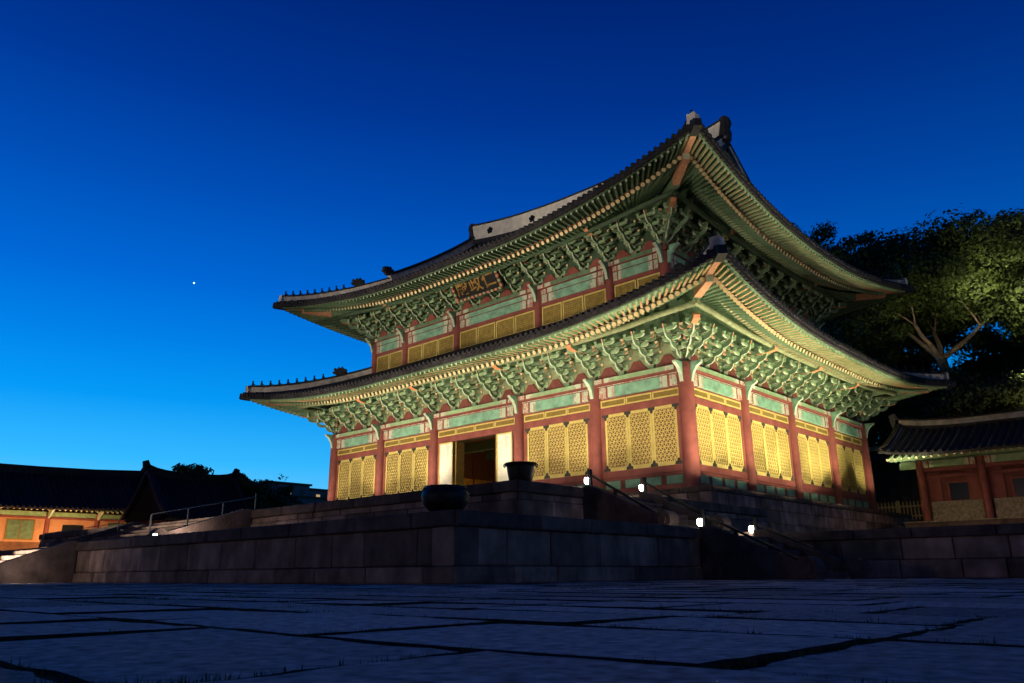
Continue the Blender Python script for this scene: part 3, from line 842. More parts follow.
def emit(kind, nme):
    L = sorted(RAFT[kind], key=lambda pq: (pq[1]-camW).length)
    def one(b, p, q):
        uf = p.z > 14 and q.y < 0.2 and q.x < 2.2
        if kind == 0: b.tube(p, q, .085, .095, grn, 10, beige)
        else: b.beam(p, q, .10, .11, grn if uf else grnL, mint, None, .085, .10)
        us = p.z > 14 and not uf
        if kind == 1 and not uf:   # salmon underside
            d = (q-p).normalized(); s = d.cross(Vector((0, 0, 1))).normalized(); u = s.cross(d)
            o = -u*(.057 if u.z > 0 else -.057)
            b.beam(p+o, q+o*.93, .06, .004, brR if us else salmon)
    for p, q in L[:100]:
        b = MB(); one(b, p, q); b.build(nme, hall)
    b = MB()
    for p, q in L[100:]: one(b, p, q)
    o = b.build(nme, hall); o['kind'] = 'stuff'
emit(0, 'round_rafter'); emit(1, 'square_rafter')

# ---- hip rafters at the corners and hip ridges above
def figurine(kind=0):
    b = MB()
    b.box(-.07, .07, -.05, .05, 0, .06, tile); b.lathe([(.06, .05), (.075, .12), (.06, .2), (.035, .24)], tile, 8)
    b.lathe([(.0, .36), (.04, .33), (.05, .29), (.035, .24)], tile, 8); b.beam((0, 0, .18), (-.14, 0, .10), .05, .04, tile); b.beam((0, 0, .3), (.085, 0, .28), .04, .03, tile)
    return b.mesh('roof_figurine')
FIG = figurine()
def dragon(s=1.):
    b = MB()
    prof = [(-.38, 0), (.30, 0), (.34, .12), (.52, .16), (.56, .26), (.40, .30), (.50, .40), (.42, .52), (.26, .44), (.20, .58), (.06, .50), (-.04, .62), (-.16, .46), (-.30, .44), (-.34, .2)]
    b.prism([(x*s, z*s) for x, z in prof], 'y', -.11*s, .11*s, tile)
    b.prism([(x*s*.8, z*s*.8+.04) for x, z in prof], 'y', -.15*s, .15*s, tile)
    return b.mesh('dragon_head')
DRG = dragon(1.); DRB = dragon(1.5)
def hips(Rf, up):
    for sx, sy in ((1, -1), (-1, -1), (1, 1), (-1, 1)):
        ox, oy = -12+sx*Rf.hx, 9.5+sy*Rf.hy
        def P(d, z): return Vector((ox+sx*d, oy+sy*d, FZ+z))
        zE = Rf.zm+Rf.lift; ec = Rf.ec
        zi = Rf.zm+Rf.zin+.1
        b = MB()
        b.beam(P(-.3, zi-.05), P(ec*.45, Rf.zm+.50+Rf.lift*.25), .30, .36, grn); b.beam(P(ec*.45, Rf.zm+.50+Rf.lift*.25), P(ec*.74, zE-.28), .30, .34, salmon, mint, None, .28, .30); b.build('hip_rafter', hall)
        b = MB(); b.beam(P(ec*.55, zE-.10), P(ec*.95, zE+.02), .24, .24, salmon, mint); b.build('upper_hip_rafter', hall)
        b = MB(); b.beam(P(ec*.93, zE+.03), P(ec*1.03, zE+.11), .34, .36, tile, tile, None, .32, .34); b.build('hip_end_cap', hall)
        if sx == -1 and sy == 1: continue
        # hip ridge
        d0 = ec-.25; d1 = -1.5 if not up else -.55
        zt = lambda d: Rf.top((Rf.hx+d), d, Rf.hx, 'front')
        b = MB(); N = 8; prev = None
        for i in range(N+1):
            d = d0+(d1-d0)*i/N; c0 = P(d, zt(d)+.02)
            if prev:
                h = .44
                for (w, z0, z1, mm) in ((.40, -.12, .06, tile), (.30, .06, h-.06, gplas), (.38, h-.06, h, tile)):
                    b.beam(prev+Vector((0, 0, (z0+z1)/2)), c0+Vector((0, 0, (z0+z1)/2)), w, z1-z0, mm)
                b.tube(prev+Vector((0, 0, h+.02)), c0+Vector((0, 0, h+.02)), .09, .09, tile, 8)
            prev = c0
        ce = P(d0, zt(d0)); b.beam(ce+Vector((0, 0, .06)), ce+Vector((0, 0, .50)), .36, .38, white if up else gplas)
        hr = b.build('hip_ridge', hall)
        ang = math.atan2(sy, sx)
        nf = 9
        for k in range(nf):
            d = d0-.12-(d0-d1-1.6)*k/nf*.9
            place(FIG, 'roof_figurine', hr, Tr(*P(d, zt(d)+.50), ang))
        d = d0-(d0-d1-1.6)*.95-.35
        place(DRG, 'dragon_head', hr, Tr(*P(d, zt(d)+.44), ang))
hips(RL, False); hips(RU, True)

# ---- upper roof: gables, gable ridges, main ridge
GX = 10.05                       # half length of the main ridge
def ztop(d, a=0): return RU.top(a, d, 10.5, 'front')
def rz_(x): return 19.15+.95*(abs(x)/GX)**2.2*.9   # ridge base height
for sx in (-1, 1):
    # gable wall
    b = MB(); n = 10; pts = []
    for i in range(n+1):
        d = -8+7.4*i/n; pts.append((9.5-(8+d) if True else 0, 0))
    yy = [9.5+(-8-d_)*-1 for d_ in (0,)]
    poly = []
    for i in range(n+1):
        d = -.6-7.4*i/n; poly.append((9.5-8-d, FZ+ztop(d, GX-.3)-.25))
    poly += [(19-u, z) for u, z in poly[::-1][1:]]
    b.prism(poly, 'x', -12+sx*(GX-1.0), -12+sx*(GX-.9), redD); b.build('gable_wall', hall)
    # barge boards under the verge
    b = MB(); prev = None
    for i in range(n+1):
        d = -.3-7.7*i/n
        for s in (-1, 1):
            pass
    for s in (-1, 1):
        prev = None
        for i in range(n+1):
            d = -.3-7.7*i/n; y = 9.5+s*(8+d)
            c0 = Vector((-12+sx*(GX+.02), y, FZ+ztop(d, GX-.3)-.12-(.15)))
            if prev: b.beam(prev, c0, .07, .48, olive)
            prev = c0
        for i in range(22):
            d = -.5-7.3*i/21; y = 9.5+s*(8+d); zz = FZ+ztop(d, GX-.3)-.14
            b.box(min(-12+sx*(GX-.95), -12+sx*(GX-.05)), max(-12+sx*(GX-.95), -12+sx*(GX-.05)), y-.05, y+.05, zz-.08, zz+.03, yelD)
    b.build('barge_board', hall)
    # verge ridges running down the slopes
    for s in (-1, 1):
        if s == 1 and sx == -1: continue
        b = MB(); prev = None
        for i in range(n+1):
            d = -.45-7.55*i/n; y = 9.5+s*(8+d)
            c0 = Vector((-12+sx*(GX-.12), y, FZ+ztop(d, GX-.3)+.05+.25*(i/n)**3))
            if prev:
                for (w, z0, z1, mm) in ((.46, -.2, .06, tile), (.32, .06, .62, gplas), (.42, .62, .70, tile)): b.beam(prev+Vector((0, 0, (z0+z1)/2)), c0+Vector((0, 0, (z0+z1)/2)), w, z1-z0, mm)
                b.tube(prev+Vector((0, 0, .73)), c0+Vector((0, 0, .73)), .09, .09, tile, 8)
            prev = c0
        vr = b.build('verge_ridge', hall)
        d = -.35; place(DRG, 'dragon_head', vr, Tr(-12+sx*(GX-.12), 9.5+s*(8+d), FZ+ztop(d, GX-.3)+.7, -s*-HP if s == 1 else -HP))
b = MB(); prev = None; N = 24
for i in range(N+1):
    x = -GX-.1+(2*GX+.2)*i/N; c0 = Vector((-12+x, 9.5, FZ+rz_(x)))
    if prev:
        for (w, z0, z1, mm) in ((.75, -.25, .02, tile), (.42, .02, 1.18, white), (.52, 1.18, 1.28, tile)): b.beam(prev+Vector((0, 0, (z0+z1)/2)), c0+Vector((0, 0, (z0+z1)/2)), w, z1-z0, mm)
        b.tube(prev+Vector((0, 0, 1.3)), c0+Vector((0, 0, 1.3)), .12, .12, tile, 8)
    prev = c0
mr = b.build('main_ridge', hall)
for x in (-8.2, -4.2, 0, 4.2, 8.2):
    b = MB(); zc_ = FZ+rz_(x)+.6
    def disc(cx, cz, r): b.tube((-12+x+cx, 9.5-.26, zc_+cz), (-12+x+cx, 9.5-.2, zc_+cz), r, r, black, 12)
    disc(0, 0, .1)
    for k in range(5):
        a = HP+2*math.pi*k/5; disc(.16*math.cos(a), .16*math.sin(a), .105)
    b.build('plum_blossom_emblem', mr)
for sx in (-1, 1):
    o = MB(); x = sx*GX
    c0 = Vector((-12+x, 9.5, FZ+rz_(x)))
    T = Matrix.Translation(c0) @ Matrix.Rotation(0 if sx > 0 else math.pi, 4, 'Z') @ Matrix.Scale(.8, 4)
    o.prism([(-.55, -.1), (.38, -.1), (.46, .5), (.36, .9), (.52, 1.25), (.40, 1.7), (.1, 1.85), (-.2, 1.7), (-.15, 1.3), (-.5, 1.1)], 'y', -.24, .24, tile, None, T)
    o.prism([(-.3, .2), (.25, .2), (.3, .8), (.3, 1.5), (.1, 1.7), (-.05, 1.4)], 'y', -.33, .33, tile, None, T)
    o.build('ridge_end_ornament', mr)

# ---- interior seen through the open doors
b = MB(); b.box(-23.8, -.2, .2, 18.8, FZ-.1, FZ-.02, brown); b.build('hall_floor', hall)
b = MB()
b.box(-15.5, -8.5, 9.2, 11.5, FZ, FZ+2.1, gold); b.box(-14.5, -9.5, 9.9, 10.0, FZ+2.1, FZ+4.0, brown); b.box(-13, -11, 9.5, 9.8, FZ+2.1, FZ+3.0, redD)
for x in (-15.4, -13.5, -10.5, -8.6): b.box(x-.06, x+.06, 9.1, 9.2, FZ+2.1, FZ+2.5, red)
tag(b.build('throne_dais'), 'gilded wooden throne platform glimpsed through the open doors of the hall', 'throne')
for x in (-15, -9): 
    for y in (4.8, 14.2):
        place(col_mesh(.28, 0, 8), 'column', hall, Tr(x, y, FZ))
b = MB(); b.box(-23.5, -.5, .3, 18.7, FZ+5.2, FZ+5.3, brown)
for y in (2.5, 5.5, 9, 12.5): b.box(-23.5, -.5, y-.2, y+.2, FZ+4.6, FZ+5.19, grn)
b.build('ceiling', hall)
for x in (-14.4, -12, -10.2):
    t = thing('hanging_lantern', 'small yellow lantern hanging inside the open doorway of the hall', 'lantern', (x, 6, FZ+3.6), 'lanterns inside the hall')
    b = MB(); b.lathe([(.0, .25), (.12, .2), (.16, 0), (.12, -.2), (0, -.25)], gold, 10, Tr(x, 6, FZ+3.7)); b.build('shade', t)
    b = MB(); b.tube((x, 6, FZ+3.95), (x, 6, FZ+5.19), .012, .012, black, 5); b.build('cord', t)
point('interior_light', (-12, 5.5, FZ+1.8), 160, (1, .62, .25), .2); point('interior_light', (-12, 4, FZ+4.0), 40, (1, .6, .3), .2)

b = MB(); b.box(-23.6, -23.45, 3, 16, FZ, FZ+3.15, screenM); b.build('gilded_screen', hall)
b = MB(); b.box(-23.62, -23.5, 1, 18, FZ+2.76, FZ+5.1, brown)
for y in (5, 7, 9, 11, 13): b.box(-23.5, -23.42, y-.08, y+.08, FZ+2.76, FZ+5.1, redD)
b.build('inner_wall', hall)
point('interior_light', (-20, 8.5, FZ+2.2), 45, (1, .66, .3), .2)
# ---- name board
nb = thing('name_board', 'black name board with three gilt Chinese characters hanging tilted under the upper eaves', 'name board', (-12.2, .2, FZ+11.5))
tilt = R_(-38)
Tn = Matrix.Translation((-12.3, .2, FZ+11.62)) @ Matrix.Rotation(R_(34), 4, 'X') @ Matrix.Scale(1.16, 4)
b = MB(); b.box(-1.35, 1.35, .02, .06, -.42, .42, black, Tn); b.build('board', nb)
b = MB()
def fr(x0, x1, z0, z1, nseg, horiz):
    for i in range(nseg):
        mm = (salmon, redD, grnL, redD)[i % 4]
        if horiz: b.box(x0+(x1-x0)*i/nseg, x0+(x1-x0)*(i+1)/nseg, -.05, .05, z0, z1, mm, Tn)
        else: b.box(x0, x1, -.05, .05, z0+(z1-z0)*i/nseg, z0+(z1-z0)*(i+1)/nseg, mm, Tn)
fr(-1.5, 1.5, -.56, -.45, 24, True); fr(-1.5, 1.5, .45, .50, 24, True); fr(-1.5, -1.36, -.44, .44, 8, False); fr(1.36, 1.5, -.44, .44, 8, False)
b.build('frame', nb)
for i, ch in enumerate('殿政仁'):
    cu = bpy.data.curves.new('character', 'FONT'); cu.body = ch; cu.size = .82; cu.align_x = 'CENTER'; cu.align_y = 'CENTER'; cu.extrude = .012; cu.offset = .012
    o = bpy.data.objects.new('gilt_character', cu); C.objects.link(o)
    To = Tn @ Matrix.Translation((-.86+.86*i, -.0, 0)) @ Matrix.Rotation(HP, 4, 'X')
    bpy.context.view_layer.update()
    me = bpy.data.meshes.new_from_object(o.evaluated_get(bpy.context.evaluated_depsgraph_get())); me.materials.clear(); me.materials.append(giltchar)
    bpy.data.objects.remove(o); place(me, 'gilt_character', nb, To)

# ================================================================== SURROUNDINGS
def gable_roof(root, x0, x1, ye, yr, ze, zr, ridge_h=.35, pitch=.32, T=None, over=0, both=True):
    """ridge along local x from x0..x1, eaves at y=yr-+ye (local), z eave ze, ridge zr"""
    n = max(2, int((x1-x0)/pitch)); w = (x1-x0)/n/2
    b = MB()
    sec = [(-w, -.03), (-.07, 0), (-.05, .07), (0, .1), (.05, .07), (.07, 0), (w, -.03)]; S = len(sec)
    for s in ((-1, 1) if both else (-1,)):
        for i in range(n):
            a = x0+(2*i+1)*w; vs = []; fs = []; K = 5
            cu = .35*abs((a-(x0+x1)/2)/((x1-x0)/2))**4
            cf = lambda q: .35*abs((q-(x0+x1)/2)/((x1-x0)/2))**4
            for k in range(K+1):
                t = k/K; y = yr+s*ye*(1-t); z = ze+(zr-ze)*(t**1.18)
                for u, v in sec: vs.append((a+u, y, z+v+cf(a+u)))
            for k in range(K):
                for j in range(S-1): fs.append((k*S+j, k*S+j+1, (k+1)*S+j+1, (k+1)*S+j))
            b.add(vs, fs, tile, True, T)
            b.tube((a, yr+s*(ye+.02), ze+cu+.03), (a, yr+s*(ye-.05), ze+cu+.03), .08, .08, tile, 7, None, T)
            b.box(a-w, a+w, yr+s*ye-.05, yr+s*ye+.05, ze+cu-.1, ze+cu, tile, T)
    b.build('tile_roof', root)
    b = MB(); prev = None; N = 10
    for i in range(N+1):
        x = x0+(x1-x0)*i/N; c = .35*abs((x-(x0+x1)/2)/((x1-x0)/2))**4; cur = Vector((x, yr, zr+c))
        if prev:
            for (ww, z0, z1, mm) in ((.4, -.1, .08, tile), (.28, .08, ridge_h, tile if T is not None else gplas), (.36, ridge_h, ridge_h+.08, tile)):
                b.beam(prev+Vector((0, 0, (z0+z1)/2)), cur+Vector((0, 0, (z0+z1)/2)), ww, z1-z0, mm, None, T)
        prev = cur
    for x, s in ((x0, -1), (x1, 1)):
        b.prism([(x-.2*s, zr+.3), (x+.2*s, zr+.3), (x+.3*s, zr+.95), (x, zr+1.05), (x-.15*s, zr+.75)], 'y', yr-.14, yr+.14, tile, None, T)
        # verge ridges
        for sy in (-1, 1):
            prev = None
            for k in range(6):
                t = k/5; cur = Vector((x-s*.15, yr+sy*ye*.93*(1-t), ze+(zr-ze)*t**1.18+.38))
                if prev: b.beam(prev, cur, .28, .3, tile, None, T); b.beam(prev-Vector((0, 0, .05)), cur-Vector((0, 0, .05)), .3, .14, tile if T is not None else gplas, None, T)
                prev = cur
    b.build('roof_ridge', root)
def raft_row(root, x0, x1, y, z, T, n=None, inn=1.0):
    b = MB(); n = n or int((x1-x0)/.35)
    for i in range(n):
        a = x0+(i+.5)*(x1-x0)/n; b.tube((a, y+inn, z+.35), (a, y+.05, z), .06, .06, grnL, 6, beige, T)
    o = b.build('eave_rafter', root); o['kind'] = 'stuff'

# ---- right pavilion
pz = FZ-.95
pav = thing('corridor_pavilion', 'low red-columned pavilion with a dark tiled roof at the right edge behind the retaining wall', 'pavilion', (11, 16, Z1))
I4 = Matrix.Identity(4)
b = MB(); b.box(3.2, 30, 13.9, 20, Z1-.05, pz, stoneD); b.box(3.15, 30, 13.8, 14.4, pz, pz+.05, rubble); b.build('stone_base', pav)
for i, x in enumerate((4.07, 6.72, 9.4, 12.1)):
    b = MB(); b.tube((x, 14.5, pz), (x, 14.5, FZ+2.0), .17, .16, red, 14); b.build('column', pav)
for i, x in enumerate((4.07, 6.72, 9.4)):
    b = MB(); x1 = x+2.65
    b.box(x, x1, 14.9, 15.0, pz, FZ+2.0, redD)
    b.box(x+.25, x1-.2, 14.6, 14.9, pz, FZ+0.02, rubble)
    b.box(x+.2, x+.75, 14.82, 14.9, FZ+.02, FZ+1.45, red); b.box(x+.2, x1-.2, 14.76, 14.9, FZ+1.15, FZ+1.3, red)
    b.box(x1-.75, x1-.2, 14.82, 14.9, FZ+.02, FZ+1.45, red); b.box(x+.17, x1-.17, 14.5, 14.7, FZ+1.45, FZ+1.62, red)
    b.build('wall_panel', pav)
    b = MB(); b.box(x+1.1, x1-.75, 14.84, 14.89, FZ+.06, FZ+.86, glassd)
    for (q0, q1, r0, r1) in ((x+1.02, x1-.68, FZ+.0, FZ+.06), (x+1.02, x1-.68, FZ+.86, FZ+.94), (x+1.02, x+1.1, FZ+.06, FZ+.86), (x1-.75, x1-.68, FZ+.06, FZ+.86)): b.box(q0, q1, 14.78, 14.9, r0, r1, red)
    b.build('window', pav)
    b = MB(); painted(b, x+.15, x1-.15, 14.4, 14.6, FZ+1.63, FZ+1.95, grnL, .6); b.build('tie_beam', pav)
b = MB(); b.box(2.9, 14, 13.95, 14.1, FZ+2.0, FZ+2.2, grnL); b.box(3.3, 14, 14.3, 14.7, FZ+1.96, FZ+2.3, grn); b.box(3.2, 4.0, 14.4, 14.6, FZ+1.62, FZ+1.95, grnL); b.build('eave_beam', pav)
raft_row(pav, 2.9, 14, 13.1, FZ+2.0, I4, 34)
b = MB(); b.box(4.1, 14, 15, 18, pz, FZ+3.0, redD); b.build('core_wall', pav)
gable_roof(pav, 2.75, 15, 3.4, 16.4, FZ+2.12, FZ+3.75)
for x, e in ((5.6, 0), (8.5, 0)): point('corridor_light', (x, 11.6, pz+.3), 26, (1, .72, .45), .1)

# ---- small tiled wall behind
w2 = thing('roofed_wall', 'short plastered wall capped with dark tiles just behind the far corner of the hall', 'wall', (-1, 24, Z1))
b = MB(); b.box(-8, 2.2, 23.8, 24.3, Z1, FZ+3.1, stoneD); b.build('wall_body', w2)
gable_roof(w2, -8, 2.4, 1.1, 24, FZ+3.2, FZ+3.95)
b = MB(); b.build  # noqa
# ---- picket fence
pf = thing('picket_fence', 'pale wooden picket fence between the hall and the low pavilion', 'fence', (1, 20, FZ-.6))
b = MB(); b.box(-.6, 3.1, 20.03, 20.07, FZ+.25, FZ+.33, beige); b.box(-.6, 3.1, 20.03, 20.07, FZ-.28, FZ-.2, beige); b.build('fence_rail', pf)
pk = MB()
pk.prism([(-.03, -.45), (.03, -.45), (.03, .5), (0, .58), (-.03, .5)], 'y', 0, .03, beige); pkm = pk.mesh('picket')
for i in range(19): place(pkm, 'picket', pf, Tr(-.5+.19*i, 20.0, FZ))
b = MB()
for x in (-.6, 1.1, 2.9): b.box(x-.06, x+.06, 20.07, 20.2, Z1, FZ+.62, beige)
b.build('fence_post', pf)
b = MB(); b.box(-1, 3.1, 19.8, 21, Z1-.05, FZ-.5, stoneD); b.build('fence_base', pf)
point('fence_fill', (1.3, 18.4, FZ-.3), 8, (1, .75, .45), .1)  # added fill that brightens the pickets, no lamp stands here

# ---- west corridor (left), ridge along Y
Tw = Tr(0, 0, 0, HP)     # local x -> world +Y, local y -> world -X ; so outward -y faces +X
def Wl(X): return -X
cor = thing('palace_corridor', 'long low corridor building at the left edge with orange lit walls and dark tiled roof', 'corridor', (-44, -16, 0))
bz = FZ-1.5
b = MB(); b.box(-38, -2.2, 42.0, 49, 0, bz, stoneD, Tw); b.build('stone_base', cor)
cols = [-31, -27.9, -24.8, -21.7, -18.6, -15.5, -12.4, -9.3, -6.2, -3.1]
for i, yv in enumerate(cols):
    b = MB(); b.tube((-43, yv, bz), (-43, yv, FZ+.98), .16, .15, red, 12); b.build('column', cor)
    b = MB(); b.prism([(42.85, FZ+.6), (42.2, FZ+1.0), (42.1, FZ+1.12), (42.85, FZ+1.12)], 'x', yv-.06, yv+.06, mint, None, Tw); b.build('bracket', cor)
for i in range(len(cols)-1):
    y0, y1 = cols[i]+.15, cols[i+1]-.15
    b = MB(); b.box(y0, y1, 43.0, 43.1, bz, FZ+1.05, pinkw, Tw); b.box(y0, y1, 42.92, 43.0, bz, bz+.55, brown, Tw); b.box(y0, y1, 42.9, 43.0, FZ+.55, FZ+.68, red, Tw); b.box(y0, y1, 42.9, 43, FZ+.72, FZ+1.0, grnL, Tw); b.build('wall_panel', cor)
    b = MB(); ym = (y0+y1)/2
    if i % 2 == 0:
        b.box(ym-.75, ym+.75, 42.93, 42.99, FZ-.75, FZ+.4, grn, Tw); b.box(ym-.82, ym+.82, 42.95, 42.985, FZ-.82, FZ+.47, yelD, Tw); b.box(ym-.03, ym+.03, 42.9, 42.93, FZ-.75, FZ+.4, yelD, Tw)
    else: b.box(ym-.6, ym+.7, 42.93, 42.99, FZ-.95, FZ+.2, glassd, Tw)
    b.build('window', cor)
raft_row(cor, -36, -2.4, 41.95, FZ+1.08, Tw, 100)
gable_roof(cor, -37, -2.6, 3.4, 45.4, FZ+1.15, FZ+3.75, T=Tw)
for y in (-24.8, -18.6, -13.5, -8.5): spot('corridor_light', (-40.2, y, bz+.25), (-43, y, FZ+.1), 620, 140, .4, (1, .55, .22), .1)

# ---- second, higher gabled roof
Tg = Tw
hallw = thing('gate_building', 'dark gable-ended tiled building silhouetted beyond the end of the left corridor', 'gate building', (-38, 5, 0))
b = MB(); b.box(-4.6, .7, 35.6, 40.4, 0, FZ+.5, redD, Tg); b.prism([(34.9, FZ+.35), (41.1, FZ+.35), (38, FZ+3.2)], 'x', -5.0, -4.8, soil, None, Tg); b.build('wall', hallw)  # gable face near-black: silhouette shade put into its colour
raft_row(hallw, -5, .8, 34.9, FZ+.35, Tg, 30)
gable_roof(hallw, -5.3, 1.0, 3.4, 38, FZ+.4, FZ+3.3, T=Tg)

# ---- distant town roofs
for i, (x0, x1, y0, y1, zt, lb) in enumerate(((-150, -138, 61, 71.2, 16.6, 'small dark boxy house top on the skyline, left of two'),
        (-150, -140, 71.6, 78, 16.0, 'small dark flat-roofed house top on the skyline beside the hall corner'),
        (-134, -126, 60, 76, 12.6, 'pale low house block on the skyline just left of the hall corner'))):
    t = thing('distant_house', lb, 'house', (x0, y0, 0), 'distant houses on the skyline')
    b = MB(); b.box(x0, x1, y0, y1, 0, zt+FZ-.5, concr); b.build('wall', t)
    b = MB(); b.box(x0-.4, x1+.4, y0-.4, y1+.4, zt+FZ-.5, zt+FZ-.1, brown); b.build('roof', t)
    b = MB()
    for k in range(3):
        yv = y0+(k+.5)*(y1-y0)/3; b.box(x1-.02, x1+.06, yv-.5, yv+.5, zt+FZ-2.6, zt+FZ-1.4, glassd if k != 1 else winlit)
    b.build('window', t)

# ---- terrain behind
def hill(name, cx, cy, rx, ry, h):
    b = MB(); N = 28; K = 8; vs = [(cx, cy, h)]; fs = []
    for k in range(1, K+1):
        for i in range(N):
            t = 2*math.pi*i/N; r = k/K; z = h*(math.cos(r*math.pi)+1)/2
            vs.append((cx+rx*r*math.cos(t), cy+ry*r*math.sin(t), z+rnd.uniform(-.2, .2)*(1 if k < K else 0)))
    for i in range(N): fs.append((0, 1+i, 1+(i+1) % N))
    for k in range(K-1):
        for i in range(N): fs.append((1+k*N+i, 1+(k+1)*N+i, 1+(k+1)*N+(i+1) % N, 1+k*N+(i+1) % N))
    b.add(vs, fs, soil, True); o = b.build(name); tag(o, kind='structure')
hill('hillside', 10, 75, 75, 45, 10)
hill('hillside', -120, 80, 90, 75, 9)

# ---- trees
def tree(x, y, z0, H, Rr, label, seed, lm, nclump=60, leaves=130, trunk=.5, fork=.45, ls=.28, flat=.75, zlo=-1., group=None, spread=None):
    rn = random.Random(seed)
    t = thing('tree', label, 'tree', (x, y, z0), group)
    tb = MB()
    tips = []
    def limb(p, d, L, r, depth):
        n = 4; cur = p
        for i in range(n):
            d2 = (d+Vector((rn.uniform(-.18, .18), rn.uniform(-.18, .18), rn.uniform(-.05, .15)))).normalized()
            q = cur+d2*L/n; r2 = r*(1-.13); tb.tube(cur, q, r, r2, bark, 8, None, None, False); cur, d, r = q, d2, r2
            if depth >= 2 or i == n-1: tips.append(cur)
        if depth < 3:
            k = rn.choice((2, 3)) if depth else 4
            for j in range(k):
                a = rn.uniform(0, 6.28) if depth else 6.28*j/k+rn.uniform(-.4, .4)
                s = rn.uniform(.5, .95)
                nd = (d*.55+Vector((math.cos(a)*s, math.sin(a)*s, rn.uniform(.1, .45)))).normalized()
                limb(cur, nd, L*rn.uniform(.55, .75) if depth else H*(1-fork)*.42, r*.66, depth+1)
    limb(Vector((x, y, z0-.5)), Vector((rn.uniform(-.06, .06), 0, 1)), H*fork, trunk, 0)
    tb.build('trunk', t)
    cb = MB(); cz = z0+H*(fork+1.02)/2+H*.0; rz = H*(1.02-fork)/2
    cl = []
    for _ in range(nclump):
        while True:
            u = Vector((rn.uniform(-1, 1), rn.uniform(-1, 1), rn.uniform(-1, 1)))
            if .30 < u.length < 1: break
        if u.z < zlo: continue
        if u.z < -.2 and u.length < .65: continue
        rim = .8+.25*math.sin(u.x*5+seed)*math.cos(u.y*4+u.z*5)
        cl.append((Vector((x+u.x*Rr*rim, y+u.y*Rr*rim, cz+u.z*rz*rim)), rn.uniform(.10, .19)*Rr+.25))
    for p in tips:
        if rn.random() < (.6 if zlo < -.9 else .15): cl.append((p, rn.uniform(.08, .14)*Rr+.2))
    for c, r in cl:
        for _ in range(leaves):
            while True:
                u = Vector((rn.uniform(-1, 1), rn.uniform(-1, 1), rn.uniform(-1, 1)))
                if u.length < 1: break
            u = u*(.55+.45*u.length)
            p = c+Vector((u.x*r*1.25, u.y*r*1.25, u.z*r*flat))
            s = ls*rn.uniform(.5, 1.3)
            nn = (u*1.3+Vector((rn.uniform(-.6, .6), rn.uniform(-.6, .6), rn.uniform(-.3, .8)))).normalized()
            ax = nn.cross(Vector((rn.uniform(-1, 1), rn.uniform(-1, 1), rn.uniform(-1, 1)))).normalized(); bx = nn.cross(ax)*s*.62; ax = ax*s
            cb.add([p-ax, p+bx, p+ax, p-bx], [(0, 1, 2, 3)], lm)
    cb.build('crown', t)
G = 'trees on the slope behind the hall'
tree(1.0, 34, 5, 19.5, 9.5, 'big spreading broadleaf tree with pale forked limbs, lit olive green behind the hall at right', 11, leafM, 170, 380, .6, .56, .16, zlo=-.42)
tree(10.5, 38, 5, 19, 8.5, 'bushy broadleaf tree with bright olive foliage at the right edge above the low pavilion', 12, leafM, 140, 330, .6, .42, .16, zlo=-.9)
tree(-13.6, 52, 9, 27.5, 6.0, 'small round-topped dark tree rising just behind the right end of the upper roof', 13, leafD, 80, 260, .4, .5, .2, group=G)
tree(-5, 50, 7, 24.5, 7.5, 'dark tree filling the gap between the round-topped tree and the big spreading tree', 14, leafD, 80, 260, .45, .35, .2, group=G)
tree(5, 52, 8, 24, 9, 'tall dark tree behind the big spreading tree, its crown on the skyline', 15, leafD, 120, 260, .5, .36, .2, group=G)
tree(17, 50, 8, 19, 8, 'dark tree on the skyline at the right edge of the picture', 16, leafD, 110, 260, .5, .36, .2, group=G)
tree(-3.5, 31, 3, 11, 5.5, 'low dark tree filling the gap between the hall corner and the pavilion', 17, leafM, 80, 260, .3, .25, .15, group=G)
tree(-7.5, 44, 5, 17.5, 6, 'dark tree seen under the big crown, just right of the lower roof tip', 21, leafD, 110, 260, .4, .3, .2, group=G)
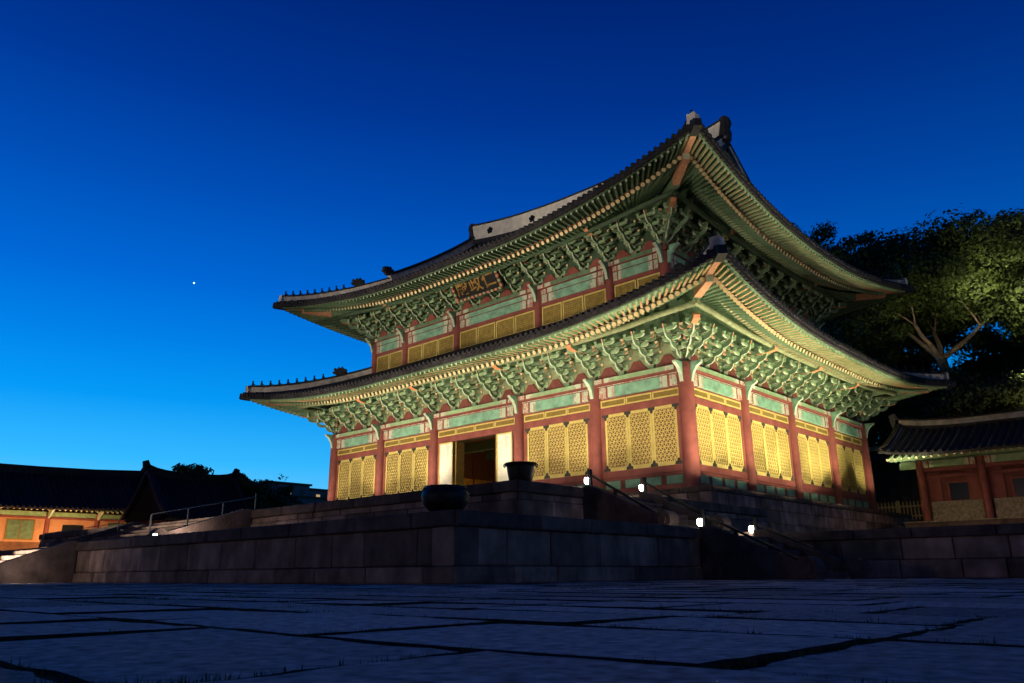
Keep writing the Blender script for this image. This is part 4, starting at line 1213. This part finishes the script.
tree(4.5, 28, 3, 9, 5.5, 'low dark shrubby tree standing directly behind the pavilion roof', 18, leafD, 70, 260, .3, .25, .15, group=G)
tree(12.5, 29, 3, 9.5, 6, 'low dark tree behind the pavilion at the right edge of the picture', 19, leafM, 70, 260, .3, .25, .15, group=G)
spot('tree_floodlight', (14, 21, 4.5), (3, 36, 21.5), 3600, 52, .6, (1, .86, .5), .2)
spot('tree_floodlight', (2.5, 29.0, 13.2), (0, 34.6, 20.5), 550, 78, .6, (1, .86, .5), .2)
tree(8.5, 45, 5, 15, 7, 'dark tree filling the shade under the bushy tree at the right edge', 22, leafD, 110, 240, .4, .25, .2, group=G)
tree(1.5, 46, 5, 14, 6.5, 'dark tree filling the shade behind the forked limbs of the big tree', 23, leafD, 100, 240, .4, .25, .2, group=G)
spot('tree_floodlight', (9, 26, 8), (-2, 52, 26), 20000, 90, .6, (1, .9, .6), .3)  # added fill that brightens the background crowns
G2 = 'dark trees on the western skyline'
for i, (yy, h, lb) in enumerate(((15, 10.6, 'dark tree silhouette just right of the gabled roof on the left skyline'), (19, 13.4, 'broad dark tree silhouette second from the gabled roof'),
        (24.5, 13.2, 'dark tree silhouette in the middle of the left skyline'), (29, 12.6, 'dark tree silhouette beside the thin twiggy tree'), (34.5, 10.8, 'low dark tree silhouette in front of the distant houses'))):
    tree(-80-i*2, yy, 0, h+.8, 5.4, lb, 30+i, leafD, 90, 200, .3, .2, .3, group=G2)
tree(-86, 32, 0, 15.4, 3.2, 'thin twiggy tree with sparse branches standing above the dark left skyline', 41, leafD, 16, 26, .2, .5, .2, group=G2)

# ---- evening star
sd = Vector((-0.93560251, 0.40740806, 0.36045338)).normalized()*2000+camW
b = MB(); b.lathe([(0, -1)]+[(math.cos(t), math.sin(t)) for t in [-1.2, -.6, 0, .6, 1.2]]+[(0, 1)], emis('star light', (.55, .85, 1), 3.0), 12, Matrix.Translation(sd) @ Matrix.Scale(1.9, 4))
tag(b.build('evening_star'), 'single tiny bright star in the blue sky left of the hall', 'star')
